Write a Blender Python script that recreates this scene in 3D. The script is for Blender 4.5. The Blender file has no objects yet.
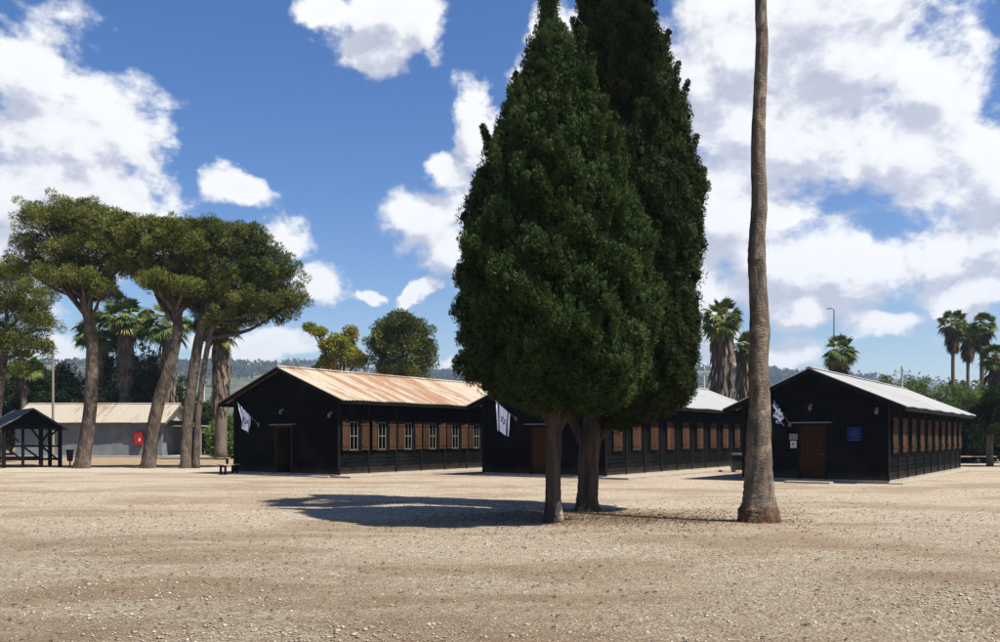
import bpy, math, random
import numpy as np
from mathutils import Vector, Matrix
R = math.radians
S = bpy.context.scene
COL = S.collection
F, HZ, EYE = 900.0, 437.0, 1.65      # lens in photo pixels, horizon row, eye height

# ---------------------------------------------------------------- camera
cam = bpy.data.cameras.new('camera'); co = bpy.data.objects.new('camera', cam); COL.objects.link(co)
co.location = (0, 0, EYE); co.rotation_euler = (R(90), 0, 0)
cam.sensor_fit = 'HORIZONTAL'; cam.sensor_width = 36; cam.lens = 36 * F / 1000; cam.shift_y = .116
cam.clip_end = 20000; cam.clip_start = .1
S.camera = co
S.view_settings.view_transform = 'Standard'; S.view_settings.look = 'None'
S.view_settings.gamma = 1; S.view_settings.use_curve_mapping = False
S.view_settings.exposure = 1.05
S.cycles.use_denoising = True
S.cycles.max_bounces = 6; S.cycles.diffuse_bounces = 3; S.cycles.transparent_max_bounces = 12
S.cycles.volume_bounces = 0

SUN_EL, SUN_AZ = 58.0, 30.0     # elevation; light travels to the left and SUN_AZ degrees away from the camera
sd = Vector((-math.cos(R(SUN_AZ)) * math.cos(R(SUN_EL)), math.sin(R(SUN_AZ)) * math.cos(R(SUN_EL)), -math.sin(R(SUN_EL))))

# ---------------------------------------------------------------- node helpers
class NT:
    def __init__(s, nt): s.nt = nt; s.n = nt.nodes; s.l = nt.links
    def new(s, t, **k):
        o = s.n.new(t)
        for a, b in k.items(): setattr(o, a, b)
        return o
    def put(s, sock, v):
        if hasattr(v, 'is_output') or isinstance(v, bpy.types.NodeSocket): s.l.new(v, sock)
        else: sock.default_value = v
    def math(s, op, a, b=0.0, c=0.0, clamp=False):
        o = s.new('ShaderNodeMath', operation=op); o.use_clamp = clamp
        s.put(o.inputs[0], a); s.put(o.inputs[1], b); s.put(o.inputs[2], c); return o.outputs[0]
    def vmath(s, op, a, b=(0, 0, 0)):
        o = s.new('ShaderNodeVectorMath', operation=op); s.put(o.inputs[0], a); s.put(o.inputs[1], b)
        return o.outputs['Value'] if op in ('LENGTH', 'DOT_PRODUCT') else o.outputs[0]
    def noise(s, vec, scale, detail=4, rough=.55, dist=0.0):
        o = s.new('ShaderNodeTexNoise'); s.put(o.inputs['Vector'], vec)
        o.inputs['Scale'].default_value = scale; o.inputs['Detail'].default_value = detail
        o.inputs['Roughness'].default_value = rough; o.inputs['Distortion'].default_value = dist
        return o.outputs[0]
    def vor(s, vec, scale, feature='F1', out=0):
        o = s.new('ShaderNodeTexVoronoi', feature=feature); s.put(o.inputs['Vector'], vec)
        o.inputs['Scale'].default_value = scale; return o.outputs[out]
    def ramp(s, fac, stops):
        o = s.new('ShaderNodeValToRGB'); s.put(o.inputs[0], fac); e = o.color_ramp.elements
        while len(e) < len(stops): e.new(.5)
        for i, (p, c) in enumerate(stops): e[i].position = p; e[i].color = (*c, 1)
        return o.outputs[0]
    def mix(s, fac, a, b, mode='MIX'):
        o = s.new('ShaderNodeMix', data_type='RGBA', blend_type=mode)
        s.put(o.inputs[0], fac)
        for i, v in ((6, a), (7, b)):
            s.put(o.inputs[i], (*v, 1) if isinstance(v, tuple) and len(v) == 3 else v)
        return o.outputs[2]
    def mapr(s, v, a, b, c=0.0, d=1.0, smooth=False):
        o = s.new('ShaderNodeMapRange'); o.interpolation_type = 'SMOOTHSTEP' if smooth else 'LINEAR'
        for i, x in enumerate((v, a, b, c, d)): s.put(o.inputs[i], x)
        return o.outputs[0]
    def scl(s, vec, sc):
        return s.vmath('MULTIPLY', vec, sc)

# ---------------------------------------------------------------- world: physical sky with cumulus clouds fixed by direction
W = bpy.data.worlds.new('World'); S.world = W; W.use_nodes = True
W.cycles.sampling_method = 'MANUAL'; W.cycles.sample_map_resolution = 512
t = NT(W.node_tree); t.n.clear()
sky = t.new('ShaderNodeTexSky'); sky.sky_type = 'NISHITA'; sky.sun_disc = False
sky.sun_elevation = R(SUN_EL)
sky.sun_rotation = math.atan2(-sd.x, -sd.y)
sky.air_density = 1.0; sky.dust_density = .6; sky.ozone_density = 1.6; sky.altitude = 20
blobs = [(28, 88, 62, 62), (85, 135, 66, 50), (40, 190, 100, 50), (132, 208, 44, 28), (0, 55, 46, 40), (-40, 240, 130, 90), (75, 230, 100, 40), (40, 130, 70, 70), (60, 175, 80, 60), (100, 170, 50, 40),
         (235, 192, 56, 24), (384, 26, 54, 44), (335, 12, 46, 22), (288, 240, 52, 28), (315, 285, 56, 28), (250, 347, 90, 26),
         (425, 292, 22, 13), (378, 295, 15, 12), (412, 218, 62, 38), (452, 175, 36, 36), (478, 128, 28, 42), (448, 245, 46, 28),
         (548, 45, 36, 48), (455, 362, 32, 16), (590, 80, 60, 60),
         (740, 70, 90, 90), (840, 45, 120, 90), (925, 85, 80, 65), (800, 135, 130, 90), (895, 165, 120, 62), (735, 215, 72, 70),
         (1010, 185, 60, 50), (785, 270, 80, 48), (850, 275, 60, 42), (940, 248, 62, 32), (1000, 245, 60, 40), (800, 308, 52, 22), (975, 292, 66, 24),
         (880, 326, 56, 18), (700, 300, 50, 60), (1080, 90, 60, 60), (600, 260, 120, 90), (760, 350, 60, 18), (20, 350, 60, 16)]
gr = bpy.data.node_groups.new('cloud_density', 'ShaderNodeTree')
gr.interface.new_socket('Angles', in_out='INPUT', socket_type='NodeSocketVector')
gr.interface.new_socket('Dir', in_out='INPUT', socket_type='NodeSocketVector')
gr.interface.new_socket('Density', in_out='OUTPUT', socket_type='NodeSocketFloat')
g = NT(gr); gi = g.new('NodeGroupInput'); go = g.new('NodeGroupOutput')
acc = -1.5
wob = g.noise(gi.outputs[1], 9.0, 3, .5)
wn = g.new('ShaderNodeTexNoise'); g.l.new(gi.outputs[1], wn.inputs['Vector']); wn.inputs['Scale'].default_value = 11; wn.inputs['Detail'].default_value = 5; wn.inputs['Roughness'].default_value = .6
ang_ = g.vmath('ADD', gi.outputs[0], g.vmath('MULTIPLY', g.vmath('SUBTRACT', wn.outputs['Color'], (.5, .5, .5)), (.13, .09, 0)))
for (px, py, rx, ry) in blobs:
    az = math.atan((px - 500) / F); el = math.atan((HZ - py) / F * math.cos(az))
    k = math.cos(az)
    v = g.vmath('SUBTRACT', ang_, (az, el, 0))
    v = g.vmath('MULTIPLY', v, (F / (rx * (1.22 if px > 670 else 1.42 if px < 150 else 1.12) * k * k), F / (ry * (1.22 if px > 670 else 1.42 if px < 150 else 1.12) * k), 0))
    b = g.math('SUBTRACT', 1.0, g.vmath('LENGTH', v))
    acc = b if isinstance(acc, float) else g.math('SMOOTH_MAX', acc, b, .18)
acc = g.math('SUBTRACT', g.math('MAXIMUM', acc, -1.2), .12)
sv = g.scl(gi.outputs[1], (1, 1, 1.5))
n1 = g.noise(sv, 7.0, 9, .58, .35)
n2 = g.noise(sv, 24.0, 6, .6, .2)
n = g.math('ADD', g.math('MULTIPLY', g.math('SUBTRACT', n1, .5), 2.0), g.math('MULTIPLY', g.math('SUBTRACT', n2, .5), .8))
g.l.new(g.math('ADD', acc, n), go.inputs[0])
tc = t.new('ShaderNodeTexCoord'); D = tc.outputs['Generated']
def angles(vec):
    s = t.new('ShaderNodeSeparateXYZ'); t.l.new(vec, s.inputs[0])
    a = t.math('ARCTAN2', s.outputs[0], s.outputs[1]); e = t.math('ARCSINE', s.outputs[2])
    c = t.new('ShaderNodeCombineXYZ'); t.l.new(a, c.inputs[0]); t.l.new(e, c.inputs[1]); return c.outputs[0]
def dens(vec):
    n = t.new('ShaderNodeGroup'); n.node_tree = gr
    t.l.new(angles(vec), n.inputs[0]); t.l.new(vec, n.inputs[1]); return n.outputs[0]
d0 = dens(D)
D2 = t.vmath('NORMALIZE', t.vmath('ADD', D, (0.012, 0, 0.030)))
d1 = dens(D2)
alpha = t.mapr(d0, .0, .40, 0, 1, True)
shade = t.math('ADD', t.mapr(t.math('SUBTRACT', d0, d1), -.27, .27, 0, .85), t.mapr(d0, .2, 1.4, .24, -.14), clamp=True)
ccol = t.ramp(shade, [(0, (.50, .53, .64)), (.38, (.74, .76, .85)), (.64, (1.0, 1.0, 1.02)), (1, (1.1, 1.1, 1.09))])
skyc = t.new('ShaderNodeHueSaturation'); skyc.inputs['Saturation'].default_value = 1.38; skyc.inputs['Hue'].default_value = .512; skyc.inputs['Value'].default_value = 1.26
t.l.new(sky.outputs[0], skyc.inputs['Color'])
SKY_K = .050
ccol_s = t.mix(1.0, ccol, (.47 / SKY_K,) * 3, 'MULTIPLY')
mx = t.mix(t.math('MULTIPLY', alpha, .96), skyc.outputs[0], ccol_s)
bg = t.new('ShaderNodeBackground'); bg.inputs[1].default_value = SKY_K; t.l.new(mx, bg.inputs[0])
ow = t.new('ShaderNodeOutputWorld'); t.l.new(bg.outputs[0], ow.inputs[0])

sun = bpy.data.lights.new('sun', 'SUN'); so = bpy.data.objects.new('sun', sun); COL.objects.link(so)
sun.energy = 5.0; sun.angle = R(.53); sun.color = (1, .95, .86)
so.rotation_euler = sd.to_track_quat('-Z', 'Y').to_euler(); so.location = (0, 0, 60)

# ---------------------------------------------------------------- materials
def mat(name, col=(.5, .5, .5), rough=.8, spec=.3, **kw):
    m = bpy.data.materials.new(name); m.use_nodes = True
    b = m.node_tree.nodes['Principled BSDF']
    b.inputs['Base Color'].default_value = (*col, 1); b.inputs['Roughness'].default_value = rough
    b.inputs['Specular IOR Level'].default_value = spec
    if 'metallic' in kw: b.inputs['Metallic'].default_value = kw['metallic']
    return m
def T(m):
    t = NT(m.node_tree); b = m.node_tree.nodes['Principled BSDF']
    c = t.new('ShaderNodeTexCoord').outputs['Object']; return t, b, c
def bump(t, b, h, dist, strength=1.0):
    o = t.new('ShaderNodeBump'); o.inputs['Distance'].default_value = dist; o.inputs['Strength'].default_value = strength
    t.put(o.inputs['Height'], h); t.l.new(o.outputs[0], b.inputs['Normal'])
def noisy(name, c1, c2, scale=4, stretch=(1, 1, 1), rough=.85, bumpd=0.0, bscale=None, detail=6, spec=.25, lo=.35, hi=.65):
    m = mat(name, c1, rough, spec); t, b, c = T(m); v = t.scl(c, stretch)
    n = t.noise(v, scale, detail, .6)
    t.l.new(t.ramp(n, [(lo, c1), (hi, c2)]), b.inputs['Base Color'])
    if bumpd: bump(t, b, t.noise(v, bscale or scale * 3, 6, .65), bumpd)
    return m
def leafmat(name, dark, light, trans=.22, odd=None):
    m = bpy.data.materials.new(name); m.use_nodes = True; t = NT(m.node_tree); t.n.clear()
    a = t.new('ShaderNodeAttribute'); a.attribute_name = 'tint'
    stops = [(0, dark), (.8, light)] if not odd else [(0, dark), (.72, light), (.93, odd)]
    c = t.ramp(a.outputs['Fac'], stops)
    d = t.new('ShaderNodeBsdfPrincipled'); d.inputs['Roughness'].default_value = .9; d.inputs['Specular IOR Level'].default_value = .04
    t.l.new(c, d.inputs['Base Color'])
    tr = t.new('ShaderNodeBsdfTranslucent'); t.l.new(t.mix(1.0, c, (1.1, 1.15, .6), 'MULTIPLY'), tr.inputs[0])
    ms = t.new('ShaderNodeMixShader'); ms.inputs[0].default_value = trans
    t.l.new(d.outputs[0], ms.inputs[1]); t.l.new(tr.outputs[0], ms.inputs[2])
    o = t.new('ShaderNodeOutputMaterial'); t.l.new(ms.outputs[0], o.inputs[0]); return m

M = {}
M['cyp_a'] = leafmat('cypress_green', (.009, .018, .007), (.060, .094, .027), .08, (.100, .100, .036))
M['cyp_b'] = leafmat('cypress_deep_green', (.009, .015, .006), (.050, .070, .022), .07, (.085, .065, .028))
M['pine'] = leafmat('pine_green', (.020, .028, .008), (.155, .172, .040), .15, (.19, .16, .06))
M['pine_dark'] = leafmat('pine_deep_green', (.016, .024, .008), (.110, .132, .035), .13, (.15, .135, .05))
M['pine_yellow'] = leafmat('yellow_green', (0.04489, 0.05771, 0.01026), (0.1924, 0.1924, 0.03206), .2, (0.2437, 0.1987, 0.04489))
M['autumn'] = leafmat('mixed_foliage', (0.068, 0.119, 0.0238), (0.306, 0.272, 0.034), .22, (0.34, 0.1445, 0.0595))
M['bush_dark'] = leafmat('dark_bush', (0.0064, 0.0144, 0.0048), (0.0256, 0.044, 0.012), .15)
M['bush'] = leafmat('bush_green', (0.04725, 0.07087, 0.01856), (0.1266, 0.1688, 0.04725), .2)
M['thatch'] = leafmat('pale_dead_frond', (.050, .038, .027), (.215, .175, .132), .08)
M['frond'] = leafmat('palm_frond', (0.02496, 0.04742, 0.01248), (0.0936, 0.131, 0.03744), .18, (0.1872, 0.1747, 0.04992))
M['deadfrond'] = leafmat('dead_frond', (0.03179, 0.02244, 0.01421), (0.101, 0.07667, 0.05236), .12)
M['farwood'] = leafmat('far_wood', (0.0187, 0.0289, 0.0119), (0.051, 0.06375, 0.0255), .1)

def bark(name, c1, c2, c3, sc=5.0, stretch=(1, 1, .25), bd=.03):
    m = mat(name, c1, .92, .15); t, b, c = T(m); v = t.scl(c, stretch)
    n = t.noise(v, sc, 7, .65, .4); n2 = t.noise(c, 1.3, 4, .6)
    col = t.ramp(n, [(.32, c1), (.5, c2), (.7, c3)])
    col = t.mix(t.mapr(n2, .4, .65), col, t.mix(.5, col, c1))
    t.l.new(col, b.inputs['Base Color']); vo = t.vor(v, sc * 2.2)
    bump(t, b, t.math('ADD', n, t.math('MULTIPLY', vo, .6)), bd)
    return m
M['bark_pine'] = bark('pine_bark', (.034, .025, .019), (.098, .075, .058), (.165, .130, .104), 3.6, (1, 1, .38), .07)
M['bark_cyp'] = bark('cypress_bark', (0.02939, 0.02057, 0.01469), (0.06857, 0.04898, 0.03674), (0.1176, 0.08816, 0.06612), 9, (1, 1, .12), .035)
M['bark_dark'] = bark('dark_bark', (.05, .038, .028), (.12, .09, .065), (.18, .14, .10), 6)
M['bark_palm'] = bark('palm_bark', (0.07837, 0.06123, 0.04653), (0.1322, 0.1053, 0.08082), (0.1763, 0.142, 0.1102), 6)
# tall palm bark: closely ringed, fissured, dry tan scars
m = mat('ringed_palm_bark', (.3, .2, .15), .93, .12); t, b, c = T(m)
n = t.noise(t.scl(c, (1, 1, .35)), 7, 8, .68, .5); pat = t.noise(t.scl(c, (1, 1, .8)), 2.0, 7, .68, .8)
wav = t.new('ShaderNodeTexWave', wave_type='BANDS', bands_direction='Z'); t.l.new(c, wav.inputs[0])
wav.inputs['Scale'].default_value = 5.5; wav.inputs['Distortion'].default_value = 11; wav.inputs['Detail'].default_value = 3; wav.inputs['Detail Scale'].default_value = 2.2
col = t.ramp(n, [(.30, (.036, .029, .023)), (.5, (.112, .090, .070)), (.68, (.19, .152, .116))])
col = t.mix(t.mapr(pat, .52, .60, 0, .85), col, (.27, .195, .128))
col = t.mix(t.mapr(wav.outputs[1], .0, .3, .22, 0), col, (.06, .042, .03))
t.l.new(col, b.inputs['Base Color']); bump(t, b, t.math('ADD', n, t.math('MULTIPLY', wav.outputs[1], .12)), .045)
M['bark_tall'] = m
M['rootball'] = noisy('palm_root_mass', (0.04147, 0.0237, 0.01481), (0.1422, 0.07703, 0.04444), 14, (1, 1, .4), .95, .05, 30)
M['pale_wood'] = noisy('bare_pale_wood', (0.2015, 0.1541, 0.1126), (0.3081, 0.2548, 0.1955), 8, (1, 1, .2), .85, .02, 20)

# black stained clapboards
m = mat('black_stained_boards', (.02, .02, .022), .9, .02); t, b, c = T(m)
n = t.noise(t.scl(c, (.6, .6, 9)), 3, 6, .6); n2 = t.noise(c, .8, 5, .6)
col = t.ramp(n, [(.35, (.0014, .0015, .0018)), (.7, (.0075, .0078, .0088))])
col = t.mix(t.mapr(n2, .52, .75, 0, .5), col, (.018, .0175, .017))
sp_ = t.new('ShaderNodeSeparateXYZ'); t.l.new(c, sp_.inputs[0])
du = t.math('MULTIPLY', t.mapr(t.math('ADD', sp_.outputs[2], t.math('MULTIPLY', t.noise(c, 2.2, 5, .6), .5)), .35, .75, 1, 0, True), .45)
col = t.mix(du, col, (.060, .050, .038))
fad = t.mapr(t.noise(t.scl(c, (.35, .35, 2.5)), 1.7, 6, .65), .58, .76, 0, .4)
col = t.mix(fad, col, (.017, .0165, .0165))
t.l.new(col, b.inputs['Base Color']); bump(t, b, n, .006)
M['black'] = m
M['black_trim'] = noisy('black_trim', (0.0028, 0.0028, 0.00315), (0.007, 0.007, 0.00735), 5, rough=.8, spec=.1)
M['interior'] = mat('dark_interior', (.03, .028, .026), .95, .1)
# shutters: brown stained planks
def planks(name, c1, c2, c3, per, ax='x'):
    m = mat(name, c1, .8, .05); t, b, c = T(m)
    n = t.noise(t.scl(c, (10, 10, 1.2)), 3, 7, .6); n2 = t.noise(c, .9, 3)
    col = t.ramp(n, [(.3, c1), (.52, c2), (.75, c3)])
    col = t.mix(t.mapr(n2, .42, .62, 0, .45), col, c1)
    sp = t.new('ShaderNodeSeparateXYZ'); t.l.new(c, sp.inputs[0])
    fr = t.math('FRACT', t.math('DIVIDE', sp.outputs[0 if ax == 'x' else 1], per))
    g = t.mapr(t.math('ABSOLUTE', t.math('SUBTRACT', fr, .5)), .44, .49, 0, 1)
    col = t.mix(t.math('MULTIPLY', g, .8), col, (.02, .012, .008))
    oi = t.new('ShaderNodeObjectInfo').outputs['Random']; wv = t.mapr(oi, 0, 1, .68, 1.3)
    cc = t.new('ShaderNodeCombineXYZ'); [t.l.new(wv, cc.inputs[q]) for q in range(3)]
    col = t.mix(1.0, col, cc.outputs[0], 'MULTIPLY')
    t.l.new(col, b.inputs['Base Color']); bump(t, b, t.math('SUBTRACT', n, g), .006); return m
M['shutter'] = planks('brown_shutter_planks', (.030, .0145, .008), (.054, .0275, .0145), (.092, .052, .029), .11)
M['door'] = planks('brown_door_planks', (.022, .010, .004), (.040, .019, .008), (.06, .031, .015), .15, 'y')
M['sash'] = noisy('cream_sash_paint', (0.08958, 0.0816, 0.06372), (0.1314, 0.1234, 0.1035), 12)
# panes: thin clear glass that reflects by angle
m = bpy.data.materials.new('window_glass'); m.use_nodes = True; t = NT(m.node_tree); t.n.clear()
fr = t.new('ShaderNodeFresnel'); fr.inputs[0].default_value = 1.5
tr = t.new('ShaderNodeBsdfTransparent'); tr.inputs[0].default_value = (.8, .84, .84, 1)
gl = t.new('ShaderNodeBsdfGlossy'); gl.inputs['Roughness'].default_value = .04
ms = t.new('ShaderNodeMixShader'); t.l.new(fr.outputs[0], ms.inputs[0]); t.l.new(tr.outputs[0], ms.inputs[1]); t.l.new(gl.outputs[0], ms.inputs[2])
o = t.new('ShaderNodeOutputMaterial'); t.l.new(ms.outputs[0], o.inputs[0]); M['glass'] = m

def roofmat(name, base, base2, rust, rust2, amount, sheet=.9):
    m = mat(name, base, .6, .3); t, b, c = T(m)
    st = t.noise(t.scl(c, (1.1, .16, .16)), 2.2, 6, .65, .2)      # streaks running down the slope
    big = t.noise(t.scl(c, (.30, .10, .10)), 1.6, 4, .6)
    fine = t.noise(c, 9, 6, .7)
    sp = t.new('ShaderNodeSeparateXYZ'); t.l.new(c, sp.inputs[0])
    sh = t.new('ShaderNodeTexWhiteNoise', noise_dimensions='1D')
    t.l.new(t.math('FLOOR', t.math('DIVIDE', sp.outputs[0], sheet)), sh.inputs['W'])
    col = t.mix(t.mapr(fine, .35, .65), base, base2)
    k = t.math('ADD', t.math('ADD', st, t.math('MULTIPLY', big, .7)), t.math('MULTIPLY', sh.outputs[0], .16))
    rc = t.mix(t.mapr(fine, .4, .6), rust, rust2)
    col = t.mix(t.mapr(k, 1.02 - amount, 1.16 - amount, 0, .9), col, rc)
    sm = t.math('FRACT', t.math('DIVIDE', sp.outputs[0], sheet))
    col = t.mix(t.mapr(t.math('ABSOLUTE', t.math('SUBTRACT', sm, .5)), .47, .495, 0, .55), col, (.25, .15, .09))
    t.l.new(col, b.inputs['Base Color']); bump(t, b, fine, .004); return m
M['roof_rust'] = roofmat('rusted_sheet_roof', (.35, .305, .235), (.29, .24, .175), (.25, .14, .075), (.195, .095, .048), .13)
M['roof_pale'] = roofmat('pale_sheet_roof', (0.269, 0.2736, 0.269), (0.2242, 0.2287, 0.2242), (0.1794, 0.1614, 0.1345), (0.1525, 0.1345, 0.1166), .0)
M['roof_cream'] = roofmat('cream_sheet_roof', (.30, .27, .215), (.25, .22, .17), (.20, .14, .09), (.17, .12, .08), .02)
M['roof_dark'] = noisy('dark_felt_roof', (0.03555, 0.03792, 0.04345), (0.079, 0.08295, 0.09085), 3, rough=.8, bumpd=.01)
M['galv'] = noisy('galvanised_edge', (0.1422, 0.1422, 0.1422), (0.2133, 0.2133, 0.2086), 6, rough=.5)
M['conc'] = noisy('pale_concrete', (0.2275, 0.1962, 0.1536), (0.3128, 0.273, 0.219), 2.2, rough=.9, bumpd=.01, bscale=20)
M['plaster'] = noisy('grey_blue_plaster', (0.1067, 0.1173, 0.128), (0.1564, 0.1671, 0.1778), 1.1, rough=.9, bumpd=.01, bscale=14)
M['cream_wall'] = noisy('cream_gable_boards', (0.2765, 0.2599, 0.2212), (0.3429, 0.3263, 0.282), 2, rough=.85)
M['red'] = noisy('red_paint', (0.2607, 0.00948, 0.00948), (0.2939, 0.01896, 0.01422), 5, rough=.4)
M['white'] = noisy('white_paint', (0.3982, 0.3982, 0.3871), (0.4535, 0.4535, 0.4424), 5, rough=.5)
M['flagwhite'] = noisy('white_cloth', (.78, .79, .81), (.82, .83, .85), 3, rough=.85)
M['flagblue'] = mat('blue_cloth', (.06, .10, .34), .85, .1)
M['signblue'] = mat('blue_sign_paint', (0.00375, 0.01, 0.075), .6, .08)
M['signlight'] = mat('pale_blue_sign_paint', (0.021, 0.042, 0.1302), .45, .4)
M['signgrey'] = mat('grey_plate', (0.1422, 0.1501, 0.1501), .4, .5)
M['ink'] = mat('dark_ink', (.03, .03, .035), .7, .2)
M['metal'] = noisy('grey_metal', (0.0869, 0.09085, 0.0948), (0.1343, 0.1383, 0.1422), 8, rough=.45)
M['polewood'] = noisy('weathered_pole_wood', (0.1548, 0.1272, 0.09954), (0.2323, 0.1991, 0.1604), 4, (1, 1, .1))
M['polepale'] = noisy('pale_pole', (0.316, 0.316, 0.297), (0.3918, 0.3918, 0.3792), 3)
M['bin'] = noisy('dark_bin_plastic', (0.0108, 0.0132, 0.012), (0.021, 0.024, 0.0228), 5, rough=.45, spec=.4)
M['stonecut'] = noisy('bench_timber', (.30, .24, .17), (.45, .37, .28), 6, (1, 1, 1))

def mat_ground():
    m = mat('gravel_ground', (.4, .3, .2), .95, .15); t, b, _ = T(m)
    c = t.new('ShaderNodeNewGeometry').outputs['Position']
    big = t.noise(t.scl(c, (.55, 1.25, 1)), .33, 5, .62, .4); mid = t.noise(c, 1.5, 6, .62); fine = t.noise(c, 17, 7, .72)
    v1 = t.vor(c, 26, 'F1', 1); v1d = t.vor(c, 26); v2 = t.vor(c, 60, 'F1', 1)
    s1 = t.new('ShaderNodeSeparateColor'); t.l.new(v1, s1.inputs[0])
    s2 = t.new('ShaderNodeSeparateColor'); t.l.new(v2, s2.inputs[0])
    base = t.ramp(fine, [(.28, (.20, .135, .080)), (.48, (.40, .305, .205)), (.68, (.54, .44, .325))])
    st = t.ramp(s1.outputs[0], [(0, (.22, .165, .115)), (.35, (.39, .31, .22)), (.7, (.54, .46, .36)), (.93, (.68, .63, .55)), (1, (.78, .75, .70))])
    st2 = t.ramp(s2.outputs[1], [(0, (.24, .18, .12)), (.5, (.44, .35, .25)), (1, (.66, .59, .49))])
    col = t.mix(t.mapr(mid, .38, .60, .42, .85), base, st)
    col = t.mix(t.math('MULTIPLY', t.mapr(fine, .4, .62), .45), col, st2)
    dirt = t.math('MULTIPLY', t.mapr(big, .45, .58, 0, .78, True), t.mapr(mid, .30, .60, .35, 1))
    col = t.mix(dirt, col, t.ramp(fine, [(.3, (.17, .100, .055)), (.7, (.40, .285, .185))]))
    # rusty brown leaf litter round the feet of the two cypresses and the palm
    for (x, y, rx, ry) in ((2.0, 18.6, 3.2, 1.9), (5.0, 17.8, 1.4, .8)):
        d = t.vmath('LENGTH', t.vmath('MULTIPLY', t.vmath('SUBTRACT', c, (x, y, 0)), (1 / rx, 1 / ry, 0)))
        k = t.math('MULTIPLY', t.mapr(t.math('ADD', d, t.math('MULTIPLY', t.math('SUBTRACT', mid, .5), 1.6)), .45, 1.15, 1, 0, True), .7)
        col = t.mix(k, col, t.ramp(fine, [(.3, (.13, .065, .035)), (.7, (.33, .20, .12))]))
    # earth and needles beyond the path, with the pines' shade painted into the brown
    s = t.new('ShaderNodeSeparateXYZ'); t.l.new(c, s.inputs[0])
    far = t.math('MULTIPLY', t.mapr(s.outputs[1], 47, 52), t.mapr(s.outputs[0], -16, -10, 1, 0))
    col = t.mix(t.math('MULTIPLY', far, .75), col, t.ramp(mid, [(.35, (.20, .125, .07)), (.65, (.42, .29, .16))]))
    nearb = t.mapr(t.math('ADD', s.outputs[1], t.math('MULTIPLY', t.noise(t.scl(c, (.4, 1, 1)), .5, 5, .6), 12)), 15, 27, 0, 1)
    col = t.mix(1.0, col, t.mix(nearb, (.635, .63, .585), (.85, .86, .84)), 'MULTIPLY')
    wild = t.mapr(s.outputs[1], 95, 180)
    col = t.mix(wild, col, t.ramp(t.noise(c, .03, 6, .6), [(.35, (.07, .08, .035)), (.7, (.22, .19, .11))]))
    t.l.new(col, b.inputs['Base Color'])
    h = t.math('ADD', t.math('MULTIPLY', v1d, -.5), t.math('ADD', fine, t.math('MULTIPLY', mid, 1.5)))
    bump(t, b, h, .07, 1.0); return m
M['ground'] = mat_ground()
M['path'] = noisy('pale_compacted_path', (0.2572, 0.2105, 0.152), (0.3508, 0.2981, 0.228), 1.4, rough=.95, bumpd=.02, bscale=22, detail=8)
M['apron'] = noisy('sandy_apron', (0.3002, 0.2449, 0.1738), (0.4424, 0.3713, 0.2765), 2.0, rough=.95, bumpd=.02, bscale=22, detail=8)
m = mat('hill_scrub', (.1, .1, .05), .95, .1); t, b, _ = T(m); c = t.new('ShaderNodeNewGeometry').outputs['Position']
n = t.noise(c, .006, 8, .65); n2 = t.noise(c, .05, 6, .65)
col = t.mix(t.mapr(n2, .42, .6), t.ramp(n, [(.35, (.045, .06, .028)), (.5, (.09, .095, .045)), (.66, (.20, .17, .10))]), (.028, .040, .018))
t.l.new(col, b.inputs['Base Color']); M['hill'] = m
m = mat('pebbles', (.5, .45, .4), .85, .25); t, b, _ = T(m); a = t.new('ShaderNodeAttribute'); a.attribute_name = 'tint'
t.l.new(t.ramp(a.outputs['Fac'], [(0, (.10, .075, .052)), (.3, (.20, .158, .112)), (.6, (.29, .24, .178)), (.9, (.37, .32, .255)), (1, (.44, .39, .325))]), b.inputs['Base Color'])
M['pebble'] = m

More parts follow.
